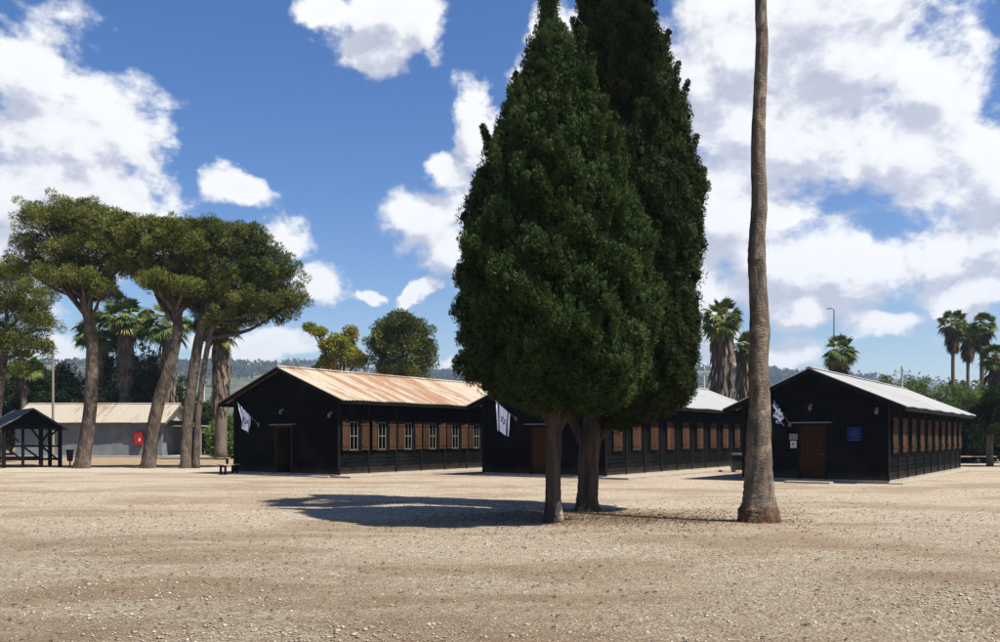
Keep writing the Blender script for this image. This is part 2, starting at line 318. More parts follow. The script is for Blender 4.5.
# ---------------------------------------------------------------- mesh helpers
def P(px, py, Y): return Vector(((px - 500) / F * Y, Y, EYE + (HZ - py) / F * Y))
def G(px, py):
    Y = F * EYE / (py - HZ); return Vector(((px - 500) / F * Y, Y, 0))
def tag(o, label=None, cat=None, group=None, kind=None):
    if label: o['label'] = label
    if cat: o['category'] = cat
    if group: o['group'] = group
    if kind: o['kind'] = kind
    return o
def thing(name, label, cat, loc=(0, 0, 0), rz=0.0, group=None):
    o = bpy.data.objects.new(name, None); COL.objects.link(o); o.location = loc; o.rotation_euler = (0, 0, rz)
    o.empty_display_size = .3
    return tag(o, label, cat, group)
class MB:
    def __init__(s): s.v = []; s.f = []; s.m = []; s.smooth = False
    def add(s, vs, fs, mi=0):
        k = len(s.v); s.v += [tuple(v) for v in vs]
        for f in fs: s.f.append(tuple(i + k for i in f)); s.m.append(mi)
        return s
    def box(s, a, b, mi=0, bev=0.0):
        x0, y0, z0 = [min(p, q) for p, q in zip(a, b)]; x1, y1, z1 = [max(p, q) for p, q in zip(a, b)]
        vs = [(x0, y0, z0), (x1, y0, z0), (x1, y1, z0), (x0, y1, z0), (x0, y0, z1), (x1, y0, z1), (x1, y1, z1), (x0, y1, z1)]
        return s.add(vs, [(0, 3, 2, 1), (4, 5, 6, 7), (0, 1, 5, 4), (1, 2, 6, 5), (2, 3, 7, 6), (3, 0, 4, 7)], mi)
    def hexa(s, bot, top, mi=0):
        n = len(bot); vs = list(bot) + list(top)
        fs = [tuple(range(n))[::-1], tuple(range(n, 2 * n))] + [(i, (i + 1) % n, n + (i + 1) % n, n + i) for i in range(n)]
        return s.add(vs, fs, mi)
    def beam(s, p, q, w, h=None, mi=0):
        p, q = Vector(p), Vector(q); h = h or w; d = (q - p).normalized()
        u = d.cross(Vector((0, 0, 1)))
        if u.length < 1e-3: u = Vector((1, 0, 0))
        u.normalize(); n = d.cross(u); u = u * w / 2; n = n * h / 2
        return s.hexa([p + u + n, p - u + n, p - u - n, p + u - n], [q + u + n, q - u + n, q - u - n, q + u - n], mi)
    def tube(s, pts, rads, n=10, rough=0.0, seed=0, cap=True, mi=0, lobes=0.0):
        rnd = random.Random(seed); pts = [Vector(p) for p in pts]; rings = []
        ph = [rnd.uniform(0, 6.28) for _ in range(4)]
        for i, (p, r) in enumerate(zip(pts, rads)):
            d = (pts[min(i + 1, len(pts) - 1)] - pts[max(i - 1, 0)]).normalized()
            u = d.cross(Vector((0, 1, 0)))
            if u.length < .1: u = d.cross(Vector((1, 0, 0)))
            u.normalize(); w = d.cross(u); ring = []
            for k in range(n):
                a = 2 * math.pi * k / n
                rr = r * (1 + rnd.uniform(-rough, rough) + lobes * (math.sin(3 * a + ph[0] + i * .15) + .6 * math.sin(5 * a + ph[1] - i * .1)))
                ring.append(p + (u * math.cos(a) + w * math.sin(a)) * rr)
            rings.append(ring)
        k0 = len(s.v); vs = [v for r in rings for v in r]; fs = []
        for i in range(len(rings) - 1):
            for k in range(n): fs.append((i * n + k, i * n + (k + 1) % n, (i + 1) * n + (k + 1) % n, (i + 1) * n + k))
        if cap: fs.append(tuple(range(n))[::-1]); fs.append(tuple((len(rings) - 1) * n + k for k in range(n)))
        return s.add(vs, fs, mi)
    def build(s, name, mats, parent=None, rel=False, smooth=False):
        me = bpy.data.meshes.new(name); off = parent.location if (rel and parent) else Vector((0, 0, 0))
        me.from_pydata([tuple(Vector(v) - off) for v in s.v], [], s.f)
        for mm in (mats if isinstance(mats, (list, tuple)) else [mats]): me.materials.append(mm)
        me.polygons.foreach_set('material_index', s.m)
        if smooth or s.smooth: me.polygons.foreach_set('use_smooth', [True] * len(s.f))
        o = bpy.data.objects.new(name, me); COL.objects.link(o)
        if parent: o.parent = parent
        me.update(); return o
def catmull(pts, rads, k=5):
    out, rr = [], []; pts = [Vector(p) for p in pts]
    for i in range(len(pts) - 1):
        p0, p1, p2, p3 = pts[max(i - 1, 0)], pts[i], pts[i + 1], pts[min(i + 2, len(pts) - 1)]
        for j in range(k):
            u = j / k
            out.append(.5 * ((2 * p1) + (p2 - p0) * u + (2 * p0 - 5 * p1 + 4 * p2 - p3) * u * u + (3 * p1 - p0 - 3 * p2 + p3) * u ** 3))
            rr.append(rads[i] * (1 - u) + rads[i + 1] * u)
    out.append(pts[-1]); rr.append(rads[-1]); return out, rr

def quads_object(name, V, nq, tint, m, parent, hull=None):
    """V: (nq*4,3) array of quad corners; tint per quad; hull: optional (verts, quads)"""
    nv = len(V); loops = np.arange(nq * 4, dtype=np.int32); tv = np.repeat(tint, 4)
    if hull is not None:
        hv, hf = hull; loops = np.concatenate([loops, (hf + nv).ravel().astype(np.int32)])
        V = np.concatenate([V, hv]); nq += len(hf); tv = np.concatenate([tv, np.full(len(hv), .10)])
    if parent is not None: V = V - np.array(parent.location)
    me = bpy.data.meshes.new(name); me.vertices.add(len(V)); me.loops.add(len(loops)); me.polygons.add(nq)
    me.vertices.foreach_set('co', V.astype(np.float32).ravel())
    me.loops.foreach_set('vertex_index', loops)
    me.polygons.foreach_set('loop_start', np.arange(0, nq * 4, 4, dtype=np.int32))
    at = me.attributes.new('tint', 'FLOAT', 'POINT'); at.data.foreach_set('value', tv.astype(np.float32))
    me.materials.append(m); me.update(); me.validate()
    o = bpy.data.objects.new(name, me); COL.objects.link(o)
    if parent is not None: o.parent = parent
    return o
def unit(a): return a / np.maximum(np.linalg.norm(a, axis=-1, keepdims=True), 1e-9)
def leaves(name, C, Rd, n, L, Wd, m, parent, seed=0, up=.3, squash=1.0, shell=.55, hull=None, tv=.22, tang=.6, jit=.38):
    rg = np.random.default_rng(seed); C = np.asarray(C, float); Rd = np.asarray(Rd, float); N = len(C)
    d = unit(rg.normal(size=(N, n, 3))); rr = shell + (1 - shell) * rg.random((N, n, 1)) ** .6
    pos = C[:, None] + d * rr * Rd[:, None, None] * np.array([1, 1, squash])
    rnd_ = unit(rg.normal(size=(N, n, 3)))
    ax = unit(unit(np.cross(d, rnd_)) * tang + d * (1 - tang * .55) + rg.normal(size=(N, n, 3)) * .22 + np.array([0, 0, up]))
    sd_ = unit(np.cross(ax, d) + rg.normal(size=(N, n, 3)) * jit)
    l = L * rg.uniform(.6, 1.35, (N, n, 1)); w = Wd * rg.uniform(.7, 1.3, (N, n, 1))
    q = np.stack([pos, pos + ax * l * .5 + sd_ * w * .5, pos + ax * l, pos + ax * l * .5 - sd_ * w * .5], axis=2)
    wv = (np.sin(C[:, 0] * 2.3 + C[:, 2] * 1.7 + seed) * np.sin(C[:, 2] * 2.9 - C[:, 0] * 1.1 + C[:, 1]))[:, None] * .10
    ti = np.clip(.42 + wv + rg.normal(size=(N, 1)) * tv + rg.normal(size=(N, n)) * .14, 0, 1)
    return quads_object(name, q.reshape(-1, 3), N * n, ti.ravel(), m, parent, hull)

# ---------------------------------------------------------------- setting: ground, hills, path
def polar_grid(name, m, r0, r1, nr, a0, a1, na, hf):
    mb = MB()
    for i in range(nr + 1):
        r = r0 + (r1 - r0) * i / nr
        for j in range(na + 1):
            a = R(a0 + (a1 - a0) * j / na); x, y = r * math.sin(a), r * math.cos(a); mb.v.append((x, y, hf(x, y, r, a)))
    for i in range(nr):
        for j in range(na):
            k = i * (na + 1) + j; mb.f.append((k, k + 1, k + na + 2, k + na + 1)); mb.m.append(0)
    return mb.build(name, m, smooth=True)
mb = MB(); gx = [-3000, -600, -120, -60] + [-40 + 2 * i for i in range(41)] + [60, 120, 600, 3000]
gy = [-3000, -300, -40, -10] + [1.0 * i for i in range(0, 60, 1)] + [64, 70, 80, 100, 300, 1000, 3000]
def gz(x, y):
    if y > 30 or y < 1 or abs(x) > 30: return 0
    k = min(1, (30 - y) / 8) * min(1, y / 3) * min(1, (30 - abs(x)) / 6)
    return k * .022 * (math.sin(x * .7 + y * .4) + math.sin(y * .9 - x * .3 + 1.3))
for y in gy:
    for x in gx: mb.v.append((x, y, gz(x, y)))
nx = len(gx)
for j in range(len(gy) - 1):
    for i in range(nx - 1): k = j * nx + i; mb.f.append((k, k + 1, k + nx + 1, k + nx)); mb.m.append(0)
tag(mb.build('ground', M['ground'], smooth=True), kind='structure')
def sheet(name, poly, z, m):
    mb = MB(); mb.add([(x, y, z) for x, y in poly], [tuple(range(len(poly)))]); return tag(mb.build(name, m), kind='structure')
mb = MB(); N_ = 60
top, bot = [], []
for i in range(N_ + 1):
    x = -60 + 48.5 * i / N_
    top.append((x, 48.6 - .010 * (x + 20) + .25 * math.sin(x * .9) + .15 * math.sin(x * 2.3), .006)); bot.append((x, 41.6 - .02 * (x + 10) + .3 * math.sin(x * .55) + .12 * math.sin(x * 1.9), .006))
mb.add(bot + top, [(i, i + 1, N_ + 2 + i, N_ + 1 + i) for i in range(N_)])
tag(mb.build('path', M['path']), kind='structure')

prof = [(-400, 352), (0, 357), (150, 360), (235, 364), (300, 360), (345, 364), (400, 369), (480, 373), (600, 366), (700, 365), (760, 367), (800, 374), (860, 377), (920, 379), (960, 386), (1000, 388), (1400, 380)]
def ridge(a):
    px = 500 + F * math.tan(a); return float(np.interp(px, [p[0] for p in prof], [p[1] for p in prof]))
def hillz(x, y, r, a):
    k = min(1, max(0, (r - 700) / 1100)); k = k * k * (3 - 2 * k)
    yy = 1800 * math.cos(a)
    top = (HZ - ridge(a)) / F * yy * .93
    n = math.sin(x * .011 + 1) * math.sin(y * .009) * 5 + math.sin(x * .027 + y * .021) * 2.5 + math.sin(x * .06) * 1.0
    return -1 + k * (top + n) * (1 - .35 * max(0, (r - 1800) / 1000))
tag(polar_grid('hills', M['hill'], 700, 2700, 60, -48, 48, 260, hillz), kind='structure')
rg = np.random.default_rng(5); C = []; Rr = []
while len(C) < 5200:
    a = R(rg.uniform(-34, 34)); r = rg.uniform(1250, 1860); x, y = r * math.sin(a), r * math.cos(a)
    dens_ = math.sin(x * .013 + 2) + math.sin(y * .02 + x * .004) + (1.6 if r > 1760 else -.2) + rg.uniform(-1.2, 1.2)
    if dens_ < .2: continue
    h = rg.uniform(3, 7.5); C.append((x, y, hillz(x, y, r, a) + h * .6)); Rr.append(h)
tag(leaves('distant_wood', C, Rr, 9, 5.5, 4.5, M['farwood'], None, 3, .2, .8, .3), 'distant dark tree cover along the hazy hills on the horizon', 'woodland', kind='stuff')

# ---------------------------------------------------------------- huts
def rows(mb, p0, p1, z0, z1, ext, nrm, pitch=.165, proud=.024, mi=0):
    """lapped boards between p0 and p1 (2D); ext(z)->(a,b) fractions along p0->p1; nrm outward"""
    n = max(1, round((z1 - z0) / pitch)); h = (z1 - z0) / n
    d = (p1[0] - p0[0], p1[1] - p0[1])
    def pt(f, z, o): return (p0[0] + d[0] * f + nrm[0] * o, p0[1] + d[1] * f + nrm[1] * o, z)
    for i in range(n):
        za, zb = z0 + i * h, z0 + (i + 1) * h; a0, b0 = ext(za); a1, b1 = ext(zb)
        mb.add([pt(a0, za, proud), pt(b0, za, proud), pt(b1, zb, .003), pt(a1, zb, .003), pt(a0, za, 0), pt(b0, za, 0)],
               [(0, 1, 2, 3), (4, 5, 1, 0)], mi)
ful = lambda z: (0, 1)

def corr_roof(name, L, w, ze, zr, ov, og, m, parent, per=.19, th=.03, back=True):
    mb = MB(); s = (zr - ze) / (w / 2)
    for side in (0, 1):
        n = int((L + 2 * og) / per) * 4; prev = None; V = []; Fs = []
        for i in range(n + 1):
            x = -og + (L + 2 * og) * i / n; dz = .018 * math.sin(i * math.pi / 2)
            yr = w / 2; ye = -ov if side == 0 else w + ov; zz = ze - ov * s; js = ((int((x + og) / .9) * 7919) % 97) / 97 - .5; ye += js * .05 * (-1 if side else 1); zz += .012 * math.sin(x * 2.1) + js * .02
            for k in range(5):
                f = k / 4; sag = -.01 * math.sin(math.pi * f) + .006 * math.sin(x * 1.7 + k)
                V.append((x, yr + (ye - yr) * f, zr + (zz - zr) * f + dz + sag + .05))
        nn = len(V)
        V += [(a, b, c - th) for a, b, c in V]
        for i in range(n):
            for k in range(4):
                q = (i * 5 + k, i * 5 + k + 1, (i + 1) * 5 + k + 1, (i + 1) * 5 + k)
                Fs.append(q); Fs.append(tuple(j + nn for j in reversed(q)))
            e = i * 5 + 4; Fs.append((e, e + nn, e + 5 + nn, e + 5))
        for i0 in (0, n * 5):
            for k in range(4): Fs.append((i0 + k, i0 + k + 1, i0 + k + 1 + nn, i0 + k + nn))
        mb.add(V, Fs)
    r = mb.build(name, m, parent)
    rc = MB(); rc.hexa([(-og - .01, w / 2 - .16, zr + .035), (-og - .01, w / 2 + .16, zr + .035), (L + og, w / 2 + .16, zr + .035), (L + og, w / 2 - .16, zr + .035)],
                       [(-og - .01, w / 2 - .02, zr + .10), (-og - .01, w / 2 + .02, zr + .10), (L + og, w / 2 + .02, zr + .10), (L + og, w / 2 - .02, zr + .10)])
    rc.build('ridge_cap', m, r)
    return r

def lamp_part(parent, y, z):
    mb = MB(); mb.tube([(-.03, y, z + .10), (-.10, y, z + .14), (-.16, y, z + .10)], [.015] * 3, 6)
    mb.tube([(-.03, y, z + .05), (-.03, y, z + .15)], [.05, .05], 8)
    l = mb.build('wall_lamp', M['metal'], parent)
    mb = MB(); mb.tube([(-.16, y, z + .10), (-.16, y, z + .03), (-.16, y, z - .05), (-.16, y, z - .10)], [.03, .06, .07, .03], 10)
    mb.build('lamp_glass', M['metal'], l, smooth=True)

def hut(label, corner, th, w, L, ze, zr, roofm, closed, door_open, wall_label=None, ov=.62, og=.45, t0=.95, step=1.785, zs=1.08, zt=2.36, doorv=None, rooflabel=None):
    rt = thing('wooden_hut', label, 'hut', (corner.x, corner.y, 0), R(90 - th), 'black wooden huts round the gravel yard')
    dv = doorv if doorv else w / 2; dw, dh = .46, 2.06
    # side with windows (y = 0, facing -y)
    mb = MB(); nwin = 10; ts = [t0 + step * i for i in range(nwin)]; hw = .39
    zb, zlim = .12, ze
    rows(mb, (0, 0), (L, 0), zb, zs, ful, (0, -1)); rows(mb, (0, 0), (L, 0), zt, zlim, ful, (0, -1))
    xs = [0] + [x for tt in ts for x in (tt - hw, tt + hw)] + [L]
    for i in range(0, len(xs), 2): rows(mb, (xs[i], 0), (xs[i + 1], 0), zs, zt, ful, (0, -1))
    rows(mb, (L, w), (0, w), zb, ze, ful, (0, 1))
    gab = lambda z: ((0, 1) if z <= ze else (min(.5, (z - ze) / (zr - ze) / 2), max(.5, 1 - (z - ze) / (zr - ze) / 2)))
    a, b = (dv - dw) / w, (dv + dw) / w
    rows(mb, (0, w), (0, w * b), zb, dh, ful, (-1, 0)); rows(mb, (0, w * a), (0, 0), zb, dh, ful, (-1, 0))
    rows(mb, (0, w), (0, 0), dh, ze, ful, (-1, 0)); rows(mb, (0, w), (0, 0), ze, zr, gab, (-1, 0))
    rows(mb, (L, 0), (L, w), zb, ze, ful, (1, 0)); rows(mb, (L, 0), (L, w), ze, zr, gab, (1, 0))
    # inner skin and floor (gives the walls thickness at openings)
    it = .10
    for x0, x1, z0, z1 in [(it, L - it, .02, zs - .01), (it, L - it, zt + .01, ze)] + [(max(xs[i], it), min(xs[i + 1], L - it), zs - .01, zt + .01) for i in range(0, len(xs), 2)]:
        mb.box((x0, .006, z0), (x1, it, z1), 1)
    mb.box((it, w - it, .02), (L - it, w - .006, ze), 1); mb.box((L - it, .006, .02), (L - .006, w - .006, ze), 1)
    mb.box((.006, .006, .02), (it, dv - dw, ze), 1); mb.box((.006, dv + dw, .02), (it, w - .006, ze), 1); mb.box((.006, dv - dw, dh), (it, dv + dw, ze), 1)
    mb.add([(it, it, .16), (L - it, it, .16), (L - it, w - it, .16), (it, w - it, .16)], [(0, 1, 2, 3)], 1)
    mb.add([(.01, .01, ze + .02), (L - .01, .01, ze + .02), (L - .01, w - .01, ze + .02), (.01, w - .01, ze + .02)], [(0, 3, 2, 1)], 1)
    wall = mb.build('wall', [M['black'], M['interior']], rt)
    # corner boards, battens, plinth
    for i in range(nwin + 1):
        x = t0 - step / 2 + step * i
        if .1 < x < L - .1: mb = MB(); mb.box((x - .045, -.052, .12), (x + .045, -.002, ze)); mb.build('batten', M['black_trim'], rt)
    for a_, b_ in (((-.045, -.045, .1), (.09, -.001, ze)), ((-.045, w - .09, .1), (-.001, w + .04, ze)), ((L - .09, -.045, .1), (L + .045, -.001, ze))):
        mb = MB(); mb.box(a_, b_); mb.build('corner_board', M['black_trim'], rt)
    mb = MB(); mb.box((-.03, -.03, -.05), (L + .03, w + .03, .12)); mb.build('plinth', M['conc'], rt)
    # verge and eave boards
    s = (zr - ze) / (w / 2)
    for x in (-og + .02, L + og - .06):
        mb = MB()
        for ye in (-ov, w + ov):
            p = [(x, ye, ze - ov * s - .16), (x + .04, ye, ze - ov * s - .16), (x + .04, w / 2, zr - .16), (x, w / 2, zr - .16)]
            mb.hexa(p, [(q[0], q[1], q[2] + .17) for q in p])
        mb.build('verge_board', M['black_trim'], rt)
    mb = MB()
    for ye in (-ov + .03, w + ov - .07): mb.box((-og + .06, ye, ze - ov * s - .13), (L + og - .06, ye + .04, ze - ov * s + .02))
    for i in range(int(L / .9) + 1):
        x = .05 + i * .9
        for (ya, yb, sg) in ((-ov + .08, .0, 1), (w, w + ov - .08, -1)):
            za = ze - ov * s + .0 if sg == 1 else ze; zb_ = ze if sg == 1 else ze - ov * s
            mb.hexa([(x, ya, za - .10), (x + .05, ya, za - .10), (x + .05, yb, zb_ - .10), (x, yb, zb_ - .10)], [(x, ya, za), (x + .05, ya, za), (x + .05, yb, zb_), (x, yb, zb_)])
    mb.build('eave_board', M['black_trim'], rt)
    rf = corr_roof('roof', L, w, ze, zr, ov, og, roofm, rt)
    if rooflabel: rf['label'] = rooflabel
    # windows
    for i, tt in enumerate(ts):
        mb = MB()
        mb.box((tt - hw, -.035, zs), (tt - hw + .09, .07, zt)); mb.box((tt + hw - .09, -.035, zs), (tt + hw, .07, zt))
        mb.box((tt - hw, -.035, zt - .05), (tt + hw, .07, zt)); mb.box((tt - hw - .03, -.075, zs - .04), (tt + hw + .03, .07, zs + .012))
        win = mb.build('window', M['black_trim'], rt)
        mb = MB(); c0, c1, z0, z1, y0, y1 = tt - hw + .085, tt + hw - .085, zs + .02, zt - .06, .0, .04
        fw = .04
        mb.box((c0 + .05, y0, z0), (c0 + .05 + fw, y1, z1)); mb.box((c1 - .05 - fw, y0, z0), (c1 - .05, y1, z1))
        mb.box((c0 + .1, y0 + .002, z0), (c1 - .1, y1 - .002, z0 + fw)); mb.box((c0 + .1, y0 + .002, z1 - fw), (c1 - .1, y1 - .002, z1))
        mb.box((tt - .017, y0 - .004, z0 + .01), (tt + .017, y1 - .004, z1 - .01)); zm = (z0 + z1) / 2; mb.box((c0 + .1, y0 + .004, zm - .02), (c1 - .1, y1 - .006, zm + .02))
        mb.build('sash', M['sash'], win)
        mb = MB(); mb.add([(c0, .03, z0), (c1, .03, z0), (c1, .03, z1), (c0, .03, z1)], [(0, 1, 2, 3)]); mb.build('pane', M['glass'], win)
        for sg in (-1, 1):
            mb = MB()
            if closed: x0, x1 = (tt - hw - .01, tt - .006) if sg < 0 else (tt + .006, tt + hw + .01); ya, yb = -.105, -.078
            else: x0, x1 = (tt - hw - .43, tt - hw - .015) if sg < 0 else (tt + hw + .015, tt + hw + .43); ya, yb = -.085, -.056
            aj = (0.0 if closed else random.Random(int(tt * 100) + sg).random() * .10)
            d0_, d1_ = (aj, 0) if sg < 0 else (0, aj)
            def slab(u0, u1, v0, v1, y0_, y1_):
                f0, f1 = (u0 - x0) / (x1 - x0), (u1 - x0) / (x1 - x0); e0, e1 = d0_ * (1 - f0) + d1_ * f0, d0_ * (1 - f1) + d1_ * f1
                mb.hexa([(u0, y0_ - e0, v0), (u1, y0_ - e1, v0), (u1, y1_ - e1, v0), (u0, y1_ - e0, v0)], [(u0, y0_ - e0, v1), (u1, y0_ - e1, v1), (u1, y1_ - e1, v1), (u0, y1_ - e0, v1)])
            slab(x0, x1, zs + .02, zt - .01, ya, yb)
            for zz in (zs + .16, zt - .22): slab(x0 + .02, x1 - .02, zz, zz + .08, ya - .022, ya + .001)
            sh = mb.build('shutter', M['shutter'], win)
            if closed: sh['label'] = 'closed brown plank shutter'
        if not closed:
            for sg in (-1, 1):
                mb = MB(); x = tt + sg * (hw + .0); mb.box((x - .012, -.09, zt - .2), (x + .012, -.03, zt - .14)); mb.build('hinge', M['metal'], win)
    # door
    mb = MB(); mb.box((-.04, dv - dw - .06, .1), (.06, dv - dw, dh + .06)); mb.box((-.04, dv + dw, .1), (.06, dv + dw + .06, dh + .06)); mb.box((-.04, dv - dw, dh), (.06, dv + dw, dh + .06))
    mb.build('door_frame', M['door'] if door_open else M['black_trim'], rt)
    mb = MB()
    if door_open:
        mb.box((.07, dv + dw - .05, .17), (.9, dv + dw - .005, dh - .01))
    else:
        mb.box((.012, dv - dw + .005, .16), (.055, dv + dw - .005, dh - .01))
        for z in (.35, 1.1, 1.8): mb.box((-.008, dv - dw + .04, z), (.013, dv + dw - .04, z + .1))
    dr = mb.build('door', M['door'], rt)
    mb = MB()
    if door_open: mb.tube([(.80, dv + dw - .06, 1.02), (.80, dv + dw - .12, 1.02), (.70, dv + dw - .12, 1.02)], [.012] * 3, 6)
    else: mb.tube([(0, dv - dw + .09, 1.02), (-.05, dv - dw + .09, 1.02), (-.05, dv - dw + .2, 1.02)], [.012] * 3, 6)
    mb.build('handle', M['metal'], dr)
    mb = MB(); mb.hexa([(-.22, dv - .72, dh + .10), (-.01, dv - .72, dh + .13), (-.01, dv + .72, dh + .13), (-.22, dv + .72, dh + .10)],
                       [(-.22, dv - .72, dh + .125), (-.01, dv - .72, dh + .16), (-.01, dv + .72, dh + .16), (-.22, dv + .72, dh + .125)])
    mb.build('door_hood', M['galv'], rt)
    mb = MB(); mb.box((-.55, dv - .75, -.02), (-.035, dv + .75, .09)); mb.build('doorstep', M['conc'], rt)
    lamp_part(rt, dv + .05, 2.72); lamp_part(rt, .35, 2.55)
    return rt

c1 = Vector((-6.66, 37.0, 0)); c2 = Vector((4.18, 35.8, 0)); c3 = Vector((13.62, 31.6, 0))
h1 = hut('long black wooden hut under a rust streaked roof with its window shutters folded open', c1, 33.7, 6.35, 18, 3.38, 4.62, M['roof_rust'], False, True, rooflabel='rust streaked corrugated roof')
h2 = hut('long black wooden hut behind the two cypress trunks, pale roof, brown shutters closed', c2, 33.9, 5.9, 18.3, 3.22, 4.40, M['roof_pale'], True, False, doorv=2.97)
h3 = hut('black wooden hut with pale roof right of the bare palm trunk, plates beside its door', c3, 34.8, 5.2, 16.6, 2.98, 4.12, M['roof_pale'], True, False, t0=.80, step=1.70, ov=.66)

def Lw(h, x, y, z=0):
    a = h.rotation_euler.z; return Vector((h.location.x + x * math.cos(a) - y * math.sin(a), h.location.y + x * math.sin(a) + y * math.cos(a), z))
# aprons (low concrete walks beside the huts) -- part of the ground
def apron(h, pts, z=.075, m=None):
    mb = MB(); b = [Lw(h, x, y, -.02) for x, y in pts]; t_ = [Lw(h, x, y, z) for x, y in pts]; mb.hexa(b, t_)
    return tag(mb.build('pavement', m or M['conc']), kind='structure')
apron(h1, [(-.5, -1.15), (18, -1.15), (18, -.04), (-.5, -.04)])
apron(h1, [(-.62, -.03), (-.04, -.03), (-.04, 2.3), (-.62, 2.3)], .05)
apron(h1, [(-.62, 4.0), (-.04, 4.0), (-.04, 6.3), (-.62, 6.3)], .05)
apron(h2, [(-.6, -1.3), (18, -1.3), (18, -.04), (-.6, -.04)])
apron(h2, [(-.62, -.03), (-.04, -.03), (-.04, 2.1), (-.62, 2.1)], .05)
apron(h2, [(-.62, 3.8), (-.04, 3.8), (-.04, 5.9), (-.62, 5.9)], .05)
apron(h3, [(-.1, -.5), (16.6, -.5), (16.6, -.04), (-.1, -.04)], .04)
mb = MB(); mb.box((-1.15, 1.7, -.02), (-.57, 3.3, .06)); o = mb.build('front_step', M['conc'], h3); o['label'] = 'pale concrete slab at the door'

# ---------------------------------------------------------------- grey building with cream roof (left)
B4 = thing('utility_building', 'low grey plastered building with a cream metal roof behind the pine trunks', 'building', (-27.6, 73.5, 0), R(90))
# local frame: x = away from camera (depth), y = to the left (length); near right corner at origin
LB, WB, ZE, ZR = 12.0, 6.0, 3.05, 4.45
mb = MB()
mb.box((0, 0, 0), (.2, LB, ZE)); mb.box((WB - .2, 0, 0), (WB, LB, ZE)); mb.box((.21, LB - .2, 0), (WB - .21, LB, ZE)); mb.box((.21, 1.0, 0), (WB - .21, 1.2, ZE))
mb.box((.0, -.006, 0), (.35, .012, 0.5))
mb.build('wall', M['plaster'], B4)
mb = MB(); mb.hexa([(0, -.02, ZE), (WB, -.02, ZE), (WB / 2, -.02, ZR - .05)], [(0, .06, ZE), (WB, .06, ZE), (WB / 2, .06, ZR - .05)]); mb.hexa([(0, LB - .1, ZE), (WB, LB - .1, ZE), (WB / 2, LB - .1, ZR - .05)], [(0, LB, ZE), (WB, LB, ZE), (WB / 2, LB, ZR - .05)])
mb.build('gable', M['cream_wall'], B4)
r4 = MB()
rr = corr_roof('roof', LB, WB, ZE, ZR, .55, .45, M['roof_cream'], B4)
rr.rotation_euler = (0, 0, R(90)); rr.location = (WB, 0, 0)
mb = MB(); 
for (x0, x1) in ((-.55, WB / 2), (WB + .55, WB / 2)):
    s = (ZR - ZE) / (WB / 2); z0 = ZE - .55 * s
    mb.hexa([(x0, -.47, z0 - .22), (x0, -.42, z0 - .22), (x1, -.42, ZR - .2), (x1, -.47, ZR - .2)], [(x0, -.47, z0 + .0), (x0, -.42, z0 + .0), (x1, -.42, ZR + .03), (x1, -.47, ZR + .03)])
mb.build('verge_board', M['bark_dark'], B4)
mb = MB(); mb.box((-1.1, .2, -.02), (-.01, LB, .14)); mb.box((-1.3, -2.6, -.02), (3.5, -.03, .12)); mb.build('plinth', M['conc'], B4)
mb = MB(); mb.box((3.2, -2.2, 2.55), (6.2, .9, 2.66)); mb.box((3.3, -2.1, .12), (3.42, -1.98, 2.55)); mb.box((6.0, -2.1, 0), (6.12, -1.98, 2.55)); mb.build('porch_roof', M['galv'], B4)
mb = MB(); mb.box((1.6, .985, .1), (2.5, 1.0, 2.1)); mb.build('door', M['bark_dark'], B4)
# red cabinet, sign
rc = thing('hose_cabinet', 'red fire hose cabinet fixed to the grey building wall', 'fire cabinet', (-27.6 - 1.85, 73.38, 1.0))
mb = MB(); mb.box((-.33, -.18, 0), (.33, .10, 1.0)); mb.box((-.36, -.2, 1.0), (.36, .10, 1.06)); mb.build('cabinet', M['red'], rc)
mb = MB(); mb.box((-.28, -.20, .06), (.28, -.182, .94)); d = mb.build('cabinet_door', M['red'], rc)
mb = MB(); mb.add([(.04, -.206, .32), (.22, -.206, .32), (.22, -.206, .50), (.15, -.206, .62), (.06, -.206, .48)], [(0, 1, 2, 3, 4)]); mb.build('sticker', M['white'], d)
mb = MB(); mb.tube([(-.23, -.19, .5), (-.23, -.24, .5), (-.23, -.24, .62), (-.23, -.19, .62)], [.012] * 4, 6); mb.build('handle', M['metal'], d)
bs = thing('wall_sign', 'small blue sign on the pale end pier of the grey building', 'sign', (-27.6 - .42, 73.46, 1.72))
mb = MB(); mb.box((-.24, -.03, 0), (.24, .035, .55)); mb.build('plate', M['signblue'], bs)
mb = MB(); mb.box((-.12, -.036, .12), (-.05, -.031, .43)); mb.box((.05, -.036, .12), (.12, -.031, .43)); mb.build('pictogram', M['signlight'], bs)

# ---------------------------------------------------------------- open timber shed at the far left
sh = thing('open_shed', 'small open sided black timber shed with dark gabled roof at the left edge', 'shed', (G(60, 467).x, G(60, 467).y, 0), R(128))
# local: gable end runs along -? : origin at far right post; x axis -> left/away (length), y axis -> towards near corner
WS, LS, zE, zR = 2.75, 5.0, 2.22, 3.12
mb = MB(); posts = []
for x in (0, LS / 2, LS):
    for y in (0, WS):
        mb = MB(); mb.box((x - .09, y - .09, 0), (x + .09, y + .09, zE)); mb.build('post', M['black_trim'], sh)
mb = MB()
for x in (0, LS): mb.beam((x, -.1, zE - .02), (x, WS + .1, zE - .02), .12, .16); mb.beam((x, 0, 1.15), (x, WS, 1.15), .06, .08); mb.beam((x, 0, .45), (x, WS, .45), .08, .12)
for y in (0, WS): mb.beam((-.1, y, zE), (LS + .1, y, zE), .12, .16); mb.beam((0, y, 1.15), (LS, y, 1.15), .08, .1)
mb.build('rail', M['black_trim'], sh)
mb = MB()
for k, y in enumerate((WS / 3, 2 * WS / 3)): mb.beam((0, y, 0), (0, y, zE), .09, .14)
